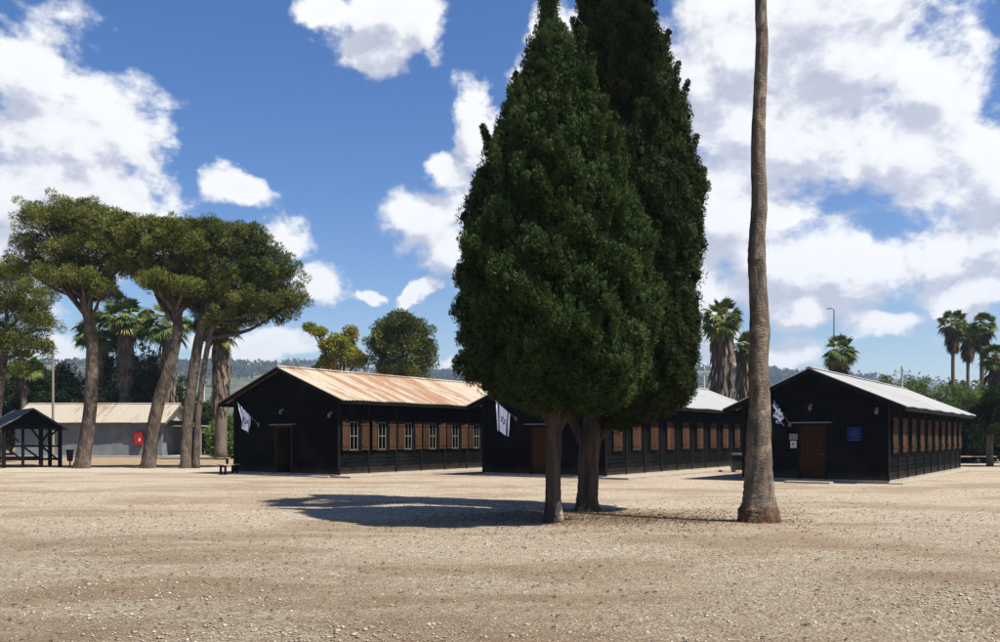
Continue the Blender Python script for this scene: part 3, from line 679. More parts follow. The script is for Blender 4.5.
for (a, b) in (((0, .1, .4), (0, WS / 3, 1.15)), ((0, WS / 3, .4), (0, 2 * WS / 3, 1.15)), ((0, 2 * WS / 3, .4), (0, WS - .1, 1.1)), ((0, .1, 2.1), (0, .6, 1.6)), ((0, WS - .1, zE - .1), (0, WS - .7, 1.4)), ((0, WS / 3, 1.4), (0, WS / 3 + .5, 2.1)), ((0, WS / 3, 1.4), (0, WS / 3 - .5, 2.1))):
    mb.beam(a, b, .08, .1)
mb.build('brace', M['black_trim'], sh)
mb = MB(); rows(mb, (1.2, WS), (LS, WS), .1, zE, ful, (0, 1)); mb.box((1.22, WS - .05, .1), (LS, WS - .004, zE)); mb.build('wall', M['black'], sh)
mb = MB(); rows(mb, (-.05, 0), (-.05, WS), zE, zR, lambda z: (min(.5, (z - zE) / (zR - zE) / 2), max(.5, 1 - (z - zE) / (zR - zE) / 2)), (-1, 0)); mb.hexa([(-.04, 0, zE), (-.04, WS, zE), (-.04, WS / 2, zR)], [(0, 0, zE), (0, WS, zE), (0, WS / 2, zR)]); mb.build('gable', M['black'], sh)
mb = MB(); s = (zR - zE) / (WS / 2)
for ye in (-.35, WS + .35):
    p = [(-.35, ye, zE - .35 * s + .04), (LS + .4, ye, zE - .35 * s + .04), (LS + .4, WS / 2, zR + .04), (-.35, WS / 2, zR + .04)]
    mb.hexa(p, [(a, b, c + .06) for a, b, c in p])
mb.build('roof', M['roof_dark'], sh)

# ---------------------------------------------------------------- pillar bin, dark tub, benches
pb = thing('litter_bin', 'dark litter bin on a post left of the leftmost pine trunk', 'bin', (G(70, 466.5).x, G(70, 466.5).y, 0))
mb = MB(); mb.tube([(0, 0, 0), (0, 0, .35)], [.045, .045], 8); mb.build('post', M['bin'], pb)
mb = MB(); mb.tube([(0, 0, .3), (0, 0, .32), (0, 0, .85), (0, 0, .88)], [.12, .145, .19, .20], 14); mb.build('bin_body', M['bin'], pb)
mb = MB(); mb.tube([(0, 0, .88), (0, 0, .93), (0, 0, .95)], [.225, .225, .19], 14); mb.build('rim', M['bin'], pb)
tb = thing('waste_bin', 'black tapered waste bin with a wide lid between the two pale roofed huts', 'bin', (G(740, 472).x, G(740, 472).y, 0))
mb = MB()
def rect(w, d, z): return [(-w, -d, z), (w, -d, z), (w, d, z), (-w, d, z)]
mb.hexa(rect(.36, .26, .10), rect(.47, .34, .78)); mb.build('bin_body', M['bin'], tb)
mb = MB(); mb.hexa(rect(.52, .39, .782), rect(.52, .39, .83)); mb.hexa(rect(.50, .37, .83), rect(.40, .27, .90)); mb.build('lid', M['bin'], tb)
for sx in (-1, 1):
    for sy in (-1, 1): mb = MB(); mb.tube([(sx * .30 - .03, sy * .2, .07), (sx * .30 + .03, sy * .2, .07)], [.07, .07], 12); mb.build('wheel', M['ink'], tb)
def bench(label, loc, rz, Lb, back, m, group=None):
    b = thing('bench', label, 'bench', loc, rz, group)
    mb = MB()
    for k in range(3): mb.box((-Lb / 2, -.19 + k * .135, .42), (Lb / 2, -.19 + k * .135 + .115, .46))
    mb.build('seat', m, b)
    for s_ in (-1, 1):
        mb = MB(); x = s_ * (Lb / 2 - .15); mb.box((x - .04, -.17, 0), (x + .04, -.10, .42)); mb.box((x - .04, .10, 0), (x + .04, .17, .42)); mb.box((x - .04, -.10, .33), (x + .04, .10, .40)); mb.build('leg', M['black_trim'], b)
    return b
p = G(229, 474.5); bench('short pale topped bench against the left corner of the rusty roofed hut', (p.x, p.y, 0), R(62), 1.0, False, M['conc'])
p = G(207, 465.5); bench('low timber bench on the far side of the path behind the pines', (p.x, p.y, 0), R(3), 2.6, False, M['stonecut'])
p = G(972, 463.5); bench('low timber bench beneath the dark trees at the right edge', (p.x, p.y, 0), R(5), 3.0, False, M['stonecut'])

# ---------------------------------------------------------------- flags
def star_test(u, v, cx, cy, r):
    x, y = u - cx, v - cy
    def tri(sgn):
        d = [x * math.cos(a) + y * math.sin(a) for a in [sgn + k * 2 * math.pi / 3 for k in range(3)]]
        return max(d)
    for sgn in (math.pi / 2, -math.pi / 2):
        t_ = tri(sgn)
        if r * .38 < t_ < r * .56: return True
    return False
def flag(label, h, y, z, plen, hoist, fly, seed, twist, lean=(-.62, 0, .78), drift=(0, 0, 0), amp=.06, narrow=.6):
    rnd = random.Random(seed); r = thing('flag', label, 'flag', Lw(h, -.03, y, z), h.rotation_euler.z, 'flags on the hut fronts')
    d = Vector(lean).normalized(); mb = MB(); mb.tube([(0, 0, 0), d * plen], [.014, .012], 8); mb.tube([d * plen, d * (plen + .03)], [.022, .022], 8)
    mb.build('flagpole', M['metal'], r)
    mb = MB(); mb.box((-.02, -.05, -.09), (.0, .05, .09)); mb.tube([d * -.01, d * .12], [.026, .026], 8); mb.build('bracket', M['metal'], r)
    nu, nv = 44, 60; mb = MB()
    for j in range(nv + 1):
        t_ = j / nv
        for i in range(nu + 1):
            s_ = i / nu; base = d * (plen - .03 - s_ * hoist)
            f = t_ ** .8; pull = 1 - (1 - narrow) * f
            mid = d * (plen - .03 - hoist * .5); q = mid + (base - mid) * pull
            q = q + Vector(drift) * f + Vector((0, 0, -1)) * fly * t_ * (1 - .10 * s_)
            w = amp * f * math.sin(s_ * 9 + t_ * twist + seed) + amp * .4 * math.sin(s_ * 21 + t_ * 5)
            q = q + Vector((.15 * w, w, .1 * w)); mb.v.append(q)
    for j in range(nv):
        for i in range(nu):
            k = j * (nu + 1) + i; s_, t_ = (i + .5) / nu, (j + .5) / nv; u, v = t_ * 1.375, s_
            bl = (.10 < s_ < .20) or (.80 < s_ < .90) or star_test(v, u, .5, .6875, .25)
            mb.f.append((k, k + 1, k + nu + 2, k + nu + 1)); mb.m.append(1 if bl else 0)
    mb.build('cloth', [M['flagwhite'], M['flagblue']], r, smooth=True)
flag('limp blue and white striped flag on the hut with the rusty roof', h1, 4.75, 2.2, 1.30, .80, .95, 3, 3.0, lean=(-.45, .52, .72), drift=(.05, -.02, 0), amp=.10, narrow=.6)
flag('long hanging white flag with blue star, left of the cypress trunks', h2, 4.2, 2.42, 1.15, .80, 1.15, 1, 1.0, lean=(-.45, .60, .66), drift=(.0, .02, 0), amp=.035, narrow=.72)
flag('small crumpled white flag on the hut right of the bare palm trunk', h3, 3.42, 2.13, 1.05, .60, .50, 7, 8.0, lean=(-.45, .40, .78), drift=(.0, .05, 0), amp=.12, narrow=.7)

# small plates and blue emblem boards on the hut fronts
def on_front(name, label, cat, h, y, z, group=None): return thing(name, label, cat, Lw(h, -.028, y, z), h.rotation_euler.z, group)
def emblem(label, h, y, z, w=.62, hh=.60):
    r = on_front('emblem_sign', label, 'sign', h, y, z)
    mb = MB(); mb.box((-.03, -w / 2, -hh / 2), (.0, w / 2, hh / 2)); mb.build('board', M['signblue'], r)
    mb = MB()
    for k in range(8):
        a = k * math.pi / 4; c, s_ = math.cos(a), math.sin(a); rr, q = .15, .035
        cx, cz = rr * c, rr * s_
        mb.add([(-.034, cx + q * c, cz + q * s_), (-.034, cx - q * s_, cz + q * c), (-.034, cx - q * c, cz - q * s_), (-.034, cx + q * s_, cz - q * c)], [(0, 1, 2, 3)])
    for k in range(16):
        a, b = k * math.pi / 8, (k + 1) * math.pi / 8
        mb.add([(-.033, .05 * math.cos(a), .05 * math.sin(a)), (-.033, .085 * math.cos(a), .085 * math.sin(a)), (-.033, .085 * math.cos(b), .085 * math.sin(b)), (-.033, .05 * math.cos(b), .05 * math.sin(b))], [(0, 1, 2, 3)])
    mb.box((-.036, -.2, -.25), (-.031, .2, -.22)); mb.build('emblem', M['signlight'], r)
emblem('blue board with pale round emblem right of the brown door on the right hand hut', h3, 1.12, 1.78, .50, .48)
emblem('blue board on the hut wall glimpsed between the two cypress trunks', h2, 1.0, 1.70)
r = on_front('door_plate', 'grey plate, upper of two plates beside the brown door', 'sign', h3, 3.28, 1.66)
mb = MB(); mb.box((-.02, -.15, -.11), (0, .15, .11)); mb.build('plate', M['signgrey'], r)
mb = MB()
for k in range(3): mb.box((-.023, -.11, .05 - k * .06), (-.0205, .10 - .03 * k, .062 - k * .06))
mb.build('lettering', M['ink'], r)
r = on_front('door_notice', 'white notice, lower of two plates beside the brown door', 'notice', h3, 3.28, 1.38)
mb = MB(); mb.box((-.02, -.11, -.13), (0, .11, .13)); mb.build('plate', M['white'], r)
mb = MB(); mb.box((-.023, -.03, -.03), (-.0205, .04, .05)); mb.box((-.023, -.07, -.09), (-.0205, .07, -.08)); mb.build('lettering', M['ink'], r)

# ---------------------------------------------------------------- cypresses
def cube_sphere(n=2):
    vs, fs, idx = [], [], {}
    def vid(p):
        k = tuple(np.round(p, 5))
        if k not in idx: idx[k] = len(vs); vs.append(np.array(p) / np.linalg.norm(p))
        return idx[k]
    for ax in range(3):
        for sg in (-1, 1):
            for i in range(n):
                for j in range(n):
                    q = []
                    for a, b in ((i, j), (i + 1, j), (i + 1, j + 1), (i, j + 1)):
                        p = [0, 0, 0]; p[ax] = sg; p[(ax + 1) % 3] = -1 + 2 * a / n; p[(ax + 2) % 3] = (-1 + 2 * b / n); q.append(vid(p))
                    fs.append(q if sg > 0 else q[::-1])
    return np.array(vs), np.array(fs)
SPH_V, SPH_F = cube_sphere(3)
def cypress(label, base, Y, table, m, npuff, seed, trunk, forks, barkm, patch=None, rscale=1.0, ydrift=0.0):
    r = thing('cypress_tree', label, 'tree', (base.x, base.y, 0), 0)
    rg = np.random.default_rng(seed)
    ys = np.array([q[0] for q in table], float); lf = np.array([q[1] for q in table], float); rt_ = np.array([q[2] for q in table], float)
    def at(y):
        l, q = np.interp(y, ys, lf), np.interp(y, ys, rt_)
        return ((l + q) / 2 - 500) / F * Y, (q - l) / 2 / F * Y, EYE + (HZ - y) / F * Y
    yy = np.linspace(ys[0], ys[-1], 400); wgt = np.interp(yy, ys, rt_ - lf); cdf = np.cumsum(wgt); cdf /= cdf[-1]
    C, Rr = [], []
    zmid = 3.5
    acc_ = np.zeros((0, 4)); tries = 0
    while len(C) < npuff and tries < npuff * 14:
        tries += 1
        y = np.interp(rg.random(), cdf, yy); cx, rx, z = at(y); a = rg.uniform(0, 2 * math.pi)
        lump = .98 + .05 * math.sin(3 * a + z * 2.1 + seed) + .07 * math.sin(6 * a - z * 3.9) + .06 * math.sin(9 * a + z * 6.3 + seed)
        pr = min((.085 + .15 * rg.random() ** 1.6) * rscale, max(.06, rx * .6)); e = max(rx - pr * .8, .01); f = rg.uniform(.84, 1.06) * lump
        yo = ydrift * max(0, z - zmid)
        c_ = (cx + e * math.cos(a) * f, base.y + yo + min(e, 1.75) * math.sin(a) * f, z)
        if len(C):
            A_ = acc_[:len(C)]; dd = np.sqrt((A_[:, 0] - c_[0]) ** 2 + (A_[:, 1] - c_[1]) ** 2 + ((A_[:, 2] - c_[2]) * .8) ** 2)
            if np.any(dd < (A_[:, 3] + pr) * .66): continue
        if len(acc_) <= len(C): acc_ = np.concatenate([acc_, np.zeros((512, 4))])
        acc_[len(C)] = (*c_, pr); C.append(c_); Rr.append(pr)
    # loose upright sprigs that break the outline
    for k in range(90 if len(forks) else 60):
        y = np.interp(rg.random(), cdf, yy); cx, rx, z = at(y); a = rg.uniform(0, 2 * math.pi); e = rx * rg.uniform(.92, 1.03)
        for q_ in range(4):
            C.append((cx + (e + q_ * .035) * math.cos(a), base.y + ydrift * max(0, z - zmid) + min(e + q_ * .035, 1.8) * math.sin(a), z + q_ * .11)); Rr.append(.085 - q_ * .015)
    # inner mass so the crown is dense; dark tint paints shade between clumps
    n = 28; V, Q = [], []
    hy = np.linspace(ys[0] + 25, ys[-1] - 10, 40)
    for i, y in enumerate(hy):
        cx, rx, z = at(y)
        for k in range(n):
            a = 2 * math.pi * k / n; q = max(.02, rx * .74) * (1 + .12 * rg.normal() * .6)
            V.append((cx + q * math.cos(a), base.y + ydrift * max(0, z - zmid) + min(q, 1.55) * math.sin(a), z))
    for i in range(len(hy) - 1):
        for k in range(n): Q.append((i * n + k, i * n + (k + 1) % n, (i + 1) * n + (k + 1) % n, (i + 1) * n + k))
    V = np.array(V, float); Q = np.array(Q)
    Ca, Ra = np.array(C), np.array(Rr); K = len(SPH_V)
    sv_ = SPH_V[None] * (1 + rg.uniform(-.3, .3, (len(Ca), K, 1))) * Ra[:, None, None] * .50 * np.array([1, 1, 1.3]) + Ca[:, None]
    sf_ = SPH_F[None] + (K * np.arange(len(Ca)) + len(V))[:, None, None]
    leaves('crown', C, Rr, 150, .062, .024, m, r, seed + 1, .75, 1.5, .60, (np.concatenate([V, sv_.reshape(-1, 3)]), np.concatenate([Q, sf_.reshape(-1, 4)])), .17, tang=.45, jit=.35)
    mb = MB(); pts, rd = catmull(trunk[0], trunk[1], 6); mb.tube(pts, rd, 22, .04, seed, lobes=.055)
    for fp, fr in forks: pts, rd = catmull(fp, fr, 5); mb.tube(pts, rd, 10, .05, seed + 3, lobes=.04)
    o = mb.build('trunk', barkm, r, rel=True, smooth=True)
    if patch: patch(r)
    return r
YA, YB = 17.5, 20.1
tabA = [(-62, 545, 551), (-20, 541, 557), (0, 539, 559), (30, 536, 562), (42, 528, 576), (60, 524, 584), (80, 521, 590), (90, 514, 594), (110, 505, 602), (130, 495, 611), (160, 485, 620), (200, 474, 634),
        (250, 467, 644), (280, 461, 648), (330, 462, 650), (370, 470, 647), (388, 487, 642), (400, 508, 628), (410, 535, 600)]
tabB = [(-135, 606, 612), (-90, 592, 636), (-40, 582, 650), (0, 579, 657), (40, 580, 672), (80, 582, 680), (100, 586, 688), (130, 590, 690), (190, 590, 707), (240, 590, 704), (262, 590, 697),
        (300, 590, 697), (350, 590, 699), (388, 590, 694), (405, 590, 684), (418, 596, 650), (428, 600, 625)]
bA = P(553.5, 522, YA); bB = P(588, 511, YB)
def patchA(r):
    mb = MB(); mb.tube([(.085, -.075, -.02), (.075, -.07, .15), (.06, -.06, .33), (.05, -.045, .46), (.045, -.03, .54)], [.125, .11, .09, .06, .015], 12, .05, 4)
    mb.build('bare_wood', M['pale_wood'], r, smooth=True)
cypress('dense dark green cypress, the nearer of the two, pale bare wood at its foot', bA, YA, tabA, M['cyp_a'], 3600, 11,
        ([P(553.5, 524, YA), P(553, 512, YA), P(553, 495, YA), P(553, 470, YA), P(554, 440, YA), P(554, 400, YA), P(550, 300, YA), P(548, 150, YA), P(548, 20, YA)],
         [.215, .172, .152, .145, .148, .155, .12, .08, .03]),
        [([P(556, 432, YA), P(568, 412, YA), P(580, 395, YA), P(600, 370, YA)], [.10, .08, .06, .03]), ([P(552, 425, YA), P(538, 405, YA), P(520, 385, YA)], [.09, .06, .03])], M['bark_cyp'], patchA)
cypress('taller brownish cypress standing just behind and right of the nearer one', bB, YB, tabB, M['cyp_b'], 3000, 23,
        ([P(587, 513, YB), P(587, 503, YB), P(588, 490, YB), P(589, 460, YB), P(592, 430, YB), P(600, 395, YB), P(612, 330, YB), P(618, 200, YB), P(614, 0, YB)],
         [.31, .255, .232, .225, .24, .18, .15, .12, .06]),
        [([P(594, 440, YB), P(612, 425, YB), P(634, 412, YB), P(655, 395, YB), P(668, 375, YB)], [.13, .09, .06, .045, .02]),
         ([P(588, 445, YB), P(574, 425, YB), P(566, 405, YB)], [.13, .09, .05]), ([P(600, 420, YB), P(630, 418, YB), P(660, 405, YB), P(676, 396, YB)], [.05, .035, .025, .012])], M['bark_cyp'], ydrift=.09)

# ---------------------------------------------------------------- palms
def fan(rg, V, TI, base, d, pet, blade, n, spread, droop, tint):
    d = unit(d); up = np.array([0, 0, 1.0]); s_ = np.cross(d, up)
    if np.linalg.norm(s_) < .1: s_ = np.array([1.0, 0, 0])
    s_ = unit(s_); roll = rg.uniform(-.6, .6); s_ = unit(s_ * math.cos(roll) + np.cross(d, s_) * math.sin(roll))
    hub = base + d * pet; w = .018 * (pet + .4)
    V += [base - s_ * w, base + s_ * w, hub + s_ * w * .6, hub - s_ * w * .6]; TI.append(tint + .25)
    for k in range(n):
        a = (k / (n - 1) - .5) * spread; bd = unit(d * math.cos(a) + s_ * math.sin(a)); L = blade * (1 - .25 * abs(a) / (spread / 2)) * rg.uniform(.85, 1.1)
        bw = blade * .065; c = unit(np.cross(bd, np.cross(d, s_)) + rg.normal(size=3) * .25) * bw
        m1 = hub + bd * L * .55 + np.array([0, 0, -droop * L * .12]); m2 = hub + bd * L * .95 + np.array([0, 0, -droop * L * rg.uniform(.3, .65)])
        V += [hub - c * .25, hub + c * .25, m1 + c, m1 - c]; V += [m1 - c, m1 + c, m2 + c * .15, m2 - c * .15]; TI += [tint, tint]
def palm(label, base, ztop, r0, rtop, crown, nf=38, skirt_len=1.6, skirt_r=.5, thatch=False, seed=0, group=None, barkm=None, skirt_n=70, lean=(0, 0), trunk_pts=None):
    r = thing('fan_palm', label, 'palm tree', (base[0], base[1], 0), 0, group); rg = np.random.default_rng(seed)
    top = np.array([base[0] + lean[0], base[1] + lean[1], ztop])
    if trunk_pts is None:
        pts = [(base[0] + lean[0] * f ** 1.5, base[1] + lean[1] * f ** 1.5, -.1 + (ztop + .1) * f) for f in np.linspace(0, 1, 12)]; rd = [r0 + (rtop - r0) * min(1, f * 1.4) + (.25 * r0 if f == 0 else 0) for f in np.linspace(0, 1, 12)]
    else: pts, rd = trunk_pts
    mb = MB(); mb.tube(pts, rd, 20 if trunk_pts else 14, .035, seed, lobes=.02)
    mb.build('trunk', barkm or M['bark_palm'], r, rel=True, smooth=True)
    V, TI = [], []
    for k in range(int(nf * 1.7)):
        el = math.asin(rg.uniform(-.75, .98)); a = rg.uniform(0, 2 * math.pi)
        d = np.array([math.cos(a) * math.cos(el), math.sin(a) * math.cos(el), math.sin(el)])
        fan(rg, V, TI, top + d * .1 + np.array([0, 0, -.2]), d, crown * rg.uniform(.35, .55), crown * rg.uniform(.42, .55), 15, 2.5, .9 if el < .6 else .5, float(np.clip(rg.normal(.45, .2) - (.0 if el > 0 else -.15), 0, 1)))
    quads_object('crown', np.array(V), len(TI), np.clip(np.array(TI), 0, 1), M['frond'], r)
    V, TI = [], []
    for k in range(skirt_n):
        f = rg.random() ** (.8 if not thatch else 1.0); a = rg.uniform(0, 2 * math.pi); z = top[2] - .15 - f * skirt_len
        ff = (z + .1) / (ztop + .1); cx, cy = base[0] + lean[0] * max(ff, 0) ** 1.5, base[1] + lean[1] * max(ff, 0) ** 1.5
        rr = skirt_r * ((.55 + .45 * math.sin(math.pi * min(1, .25 + f * .8))) if not thatch else rg.uniform(.8, 1.05))
        kb = rtop * .8 if not thatch else rr * .82; b = np.array([cx + kb * math.cos(a), cy + kb * math.sin(a), z + .25])
        ko = .9 if not thatch else .28; d = np.array([math.cos(a) * rr * ko, math.sin(a) * rr * ko, -.75 if not thatch else -1.0]) + rg.normal(size=3) * .08
        if k < skirt_n * .12 and crown > 1: d = np.array([math.cos(a), math.sin(a), -.5 - rg.random()]); b = top + np.array([0, 0, -.3])
        fan(rg, V, TI, b, d, rr * (.6 if not thatch else .35), .75 if not thatch else rg.uniform(.45, .8), 8 if not thatch else 5, 1.0 if not thatch else .30, 1.0, float(np.clip(rg.normal(.45, .22), 0, 1)))
    quads_object('dead_frond_skirt', np.array(V), len(TI), np.clip(np.array(TI), 0, 1), M['thatch'] if thatch else M['deadfrond'], r)
    return r
# the tall bare trunk in the foreground (its crown is far above the frame)
YP = 17.7
tp = [(759, 524, .42), (759, 517, .395), (759, 508, .36), (759, 498, .315), (759, 485, .285), (759, 468, .262), (759, 440, .242), (759.5, 400, .222), (758, 365, .205), (759.5, 330, .212), (757.5, 280, .185), (757, 256, .19), (757.5, 235, .172), (759.5, 200, .166), (758, 150, .150), (760, 90, .136), (762, 40, .128), (761, 0, .122), (764, -150, .115), (766, -280, .11), (767, -370, .13)]
pts, rd = catmull([P(a, b, YP) for a, b, c in tp], [c * (.92 if b < 440 else 1) for a, b, c in tp], 7)
pb_ = P(759, 521, YP); ptop = P(767, -370, YP)
rp = palm('tall bare ringed palm trunk in the foreground, right of the cypresses', (pb_.x, pb_.y), ptop.z, .3, .14, 2.0, 34, .9, .4, seed=40, barkm=M['bark_tall'], skirt_n=20, lean=(ptop.x - pb_.x, 0), trunk_pts=(pts, rd))
mb = MB(); mb.tube([P(759, 525, YP), P(759, 520, YP), P(759, 514, YP), P(759, 509, YP), P(759, 506, YP)], [.45, .425, .405, .385, .34], 40, .055, 8, lobes=.03)
mb.build('root_mass', M['rootball'], rp, rel=True)

gp = 'fan palms on the skyline'
def palm_px(label, px, ytop, Y, crown, base_y=None, **k):
    t_ = P(px, ytop, Y); return palm(label, (t_.x, t_.y), t_.z, k.pop('r0', .28), k.pop('rtop', .2), crown, group=gp, **k)
palm_px('thick palm with shaggy dead frond skirt, left of the foreground palm trunk', 722, 317, 58, 1.55, r0=.6, rtop=.5, thatch=True, skirt_len=9, skirt_r=.75, skirt_n=700, seed=1, nf=44)
palm_px('darker shaggy palm partly behind the foreground palm trunk', 746, 345, 61, 1.25, r0=.5, rtop=.45, thatch=True, skirt_len=7, skirt_r=.7, skirt_n=520, seed=2, nf=36)
palm_px('small palm showing above the roof of the right hand hut', 839, 349, 78, 1.75, r0=.35, rtop=.3, skirt_len=2.3, skirt_r=.75, seed=3, nf=42)
palm_px('slim palm, leftmost of the three tall ones at the right', 953, 321, 95, 1.75, r0=.26, rtop=.18, skirt_len=2.6, skirt_r=.75, skirt_n=110, seed=4, nf=46)
palm_px('slim palm, middle one of the three tall ones at the right', 968, 331, 98, 1.5, r0=.24, rtop=.17, skirt_len=2.6, skirt_r=.7, skirt_n=110, seed=5, nf=40)
palm_px('slim palm, rightmost of the three tall ones at the right', 982, 324, 90, 1.7, r0=.28, rtop=.2, skirt_len=2.4, skirt_r=.75, skirt_n=110, seed=6, nf=46)
palm_px('shorter bushy palm at the right edge above the dark trees', 997, 355, 75, 1.6, r0=.4, rtop=.3, skirt_len=2.6, skirt_r=.9, skirt_n=120, seed=7, nf=44)
palm_px('low distant palm below the leftmost tall palm at the right', 957, 385, 110, 1.3, r0=.3, rtop=.25, skirt_len=2, skirt_r=.6, seed=8, nf=34)
palm_px('palm with green crown half hidden behind the leftmost pine trunk', 99, 330, 86, 2.6, r0=.6, rtop=.5, thatch=True, skirt_len=9, skirt_r=.75, skirt_n=460, seed=9)
palm_px('palm with shaggy pale trunk between the two leftmost pine trunks', 126, 318, 86, 3.0, r0=.75, rtop=.65, thatch=True, skirt_len=6.5, skirt_r=.86, skirt_n=480, seed=10, nf=50)
palm_px('palm with drooping brown skirt behind the leaning pine trunk', 168, 322, 84, 2.7, r0=.6, rtop=.5, thatch=True, skirt_len=8, skirt_r=.85, skirt_n=450, seed=12)
palm_px('thick shaggy palm just left of the rusty roofed hut', 221, 328, 66, 1.8, r0=.44, rtop=.42, thatch=True, skirt_len=5.5, skirt_r=.62, skirt_n=520, seed=13)
palm_px('small yellowish palm low behind the shed at the far left', 24, 362, 80, 1.9, r0=.3, rtop=.25, skirt_len=2.0, skirt_r=.7, seed=14)

# ---------------------------------------------------------------- broadleaf and pine trees
def lobed_tree(name, label, Y, trunk, lobes, m, seed, puff=(.32, .6), dens_=14, nleaf=100, leaf=(.2, .055), barkm=None, limbs=True, squash=.75, up=.35, group=None, cat='tree', limb_r=.09, depth=1.0, extra=()):
    b = Vector(trunk[0][0]); r = thing(name, label, cat, (b.x, b.y, 0), 0, group); rg = np.random.default_rng(seed); rnd = random.Random(seed)
    C, Rr = [], []; ends = []
    for lb in lobes:
        px, py, rx, rz = lb[:4]; dy = lb[4] if len(lb) > 4 else rnd.uniform(-.6, .6)
        c = P(px, py, Y); RX, RZ = rx / F * Y, rz / F * Y; RY = RX * depth; ends.append((c, dy, RX, RZ))
        n = int(dens_ * (RX * RY * RZ) ** .667 * 1.6) + 4
        for k in range(n):
            d = unit(rg.normal(size=3)); 
            if d[2] < -.35 and rg.random() < .55: d[2] = abs(d[2])
            f = rg.uniform(.6, 1.0) if rg.random() < .8 else rg.uniform(.95, 1.32); pr = puff[0] + (puff[1] - puff[0]) * rg.random() ** 1.5 * (1 if f < 1 else .4); q = .95 * f * (1 + .18 * math.sin(7 * d[0] + 5 * d[2] + seed))
            C.append((c.x + d[0] * max(RX - pr * .6, .1) * q, Y + dy + d[1] * max(RY - pr * .6, .1) * q, c.z + d[2] * max(RZ - pr * .5, .1) * q)); Rr.append(pr)
    leaves('crown', C, Rr, nleaf, leaf[0], leaf[1], m, r, seed, up, squash, .45, None, .2)
    mb = MB(); pts, rd = catmull([q[0] for q in trunk], [q[1] for q in trunk], 5); mb.tube(pts, rd, 14, .05, seed, lobes=.05)
    top = Vector(trunk[-1][0]); 
    if limbs:
        for (c, dy, RX, RZ) in ends:
            e = Vector((c.x, Y + dy, c.z)); st = Vector(trunk[-1][0]) if rnd.random() < .6 or len(trunk) < 3 else Vector(trunk[-2][0]); md = st.lerp(e, .5) + Vector((rnd.uniform(-.2, .2), rnd.uniform(-.3, .3), -abs(e.x - st.x) * .10))
            p_, r_ = catmull([st, md, e], [limb_r * 1.5, limb_r, limb_r * .4], 4); mb.tube(p_, r_, 7, .06, rnd.randint(0, 99))
            for k in range(3):
                q = e + Vector((rnd.uniform(-.7, .7) * RX, rnd.uniform(-.6, .6) * RX, rnd.uniform(-.6, .5) * RZ)); mb.tube([md.lerp(e, .5), q], [limb_r * .45, limb_r * .15], 5)
    for ex in extra: p_, r_ = catmull(ex[0], ex[1], 5); mb.tube(p_, r_, 12, .05, seed + 7, lobes=.04)
    mb.build('trunk', barkm or M['bark_pine'], r, rel=True, smooth=True)
    return r
Y1 = 47.5; q = lambda x, y: P(x, y, Y1)
lobed_tree('pine_tree', 'umbrella shaped pine with reddish trunk beside the litter bin, leftmost of the three trunks', Y1, [(q(82, 470), .52), (q(83, 462), .40), (q(88, 430), .34), (q(91, 395), .32), (q(92, 350), .30), (q(89, 320), .28), (q(84, 298), .26)],
           [(48, 226, 30, 20), (76, 218, 34, 18), (104, 226, 30, 18, -.5), (30, 245, 18, 13), (52, 258, 32, 16), (92, 252, 34, 18), (122, 246, 26, 17), (70, 274, 18, 10), (104, 284, 16, 9, -.8), (84, 238, 36, 20, .6), (122, 225, 22, 13), (46, 276, 24, 13, .8), (28, 268, 22, 12), (96, 268, 30, 13), (122, 262, 24, 13, .5), (104, 296, 18, 8), (72, 285, 20, 9, .7), (92, 282, 22, 10, -1.2), (110, 292, 16, 9, -1), (62, 280, 20, 10, -1.2)], M['pine'], 31, dens_=21, puff=(.18, .50), nleaf=125, leaf=(.17, .038),
           extra=[([q(84, 298), q(74, 284), q(62, 268)], [.2, .14, .08]), ([q(86, 302), q(97, 285), q(108, 268)], [.2, .13, .08])])
lobed_tree('pine_tree', 'pine with leaning forked trunk in front of the grey building', Y1, [(q(148, 470), .50), (q(149, 462), .38), (q(153, 430), .34), (q(159, 400), .32), (q(168, 372), .30), (q(175, 345), .27), (q(178, 325), .25), (q(176, 310), .24)],
           [(148, 236, 30, 19), (176, 242, 28, 20, -.5), (160, 256, 34, 18), (136, 262, 22, 13), (186, 262, 24, 16), (150, 278, 20, 10), (178, 284, 20, 11), (196, 250, 20, 16), (160, 228, 20, 12), (128, 244, 26, 16), (146, 270, 28, 13), (174, 274, 28, 13), (192, 284, 20, 16), (186, 232, 24, 13), (160, 287, 18, 9), (188, 298, 20, 11), (172, 292, 16, 8, .8), (164, 284, 20, 10, -1.2), (192, 290, 18, 10, -1.2)], M['pine'], 32, dens_=21, puff=(.18, .50), nleaf=125, leaf=(.17, .038),
           extra=[([q(177, 312), q(170, 298), q(167, 278)], [.17, .13, .09]), ([q(178, 314), q(187, 300), q(196, 278)], [.17, .12, .08])])
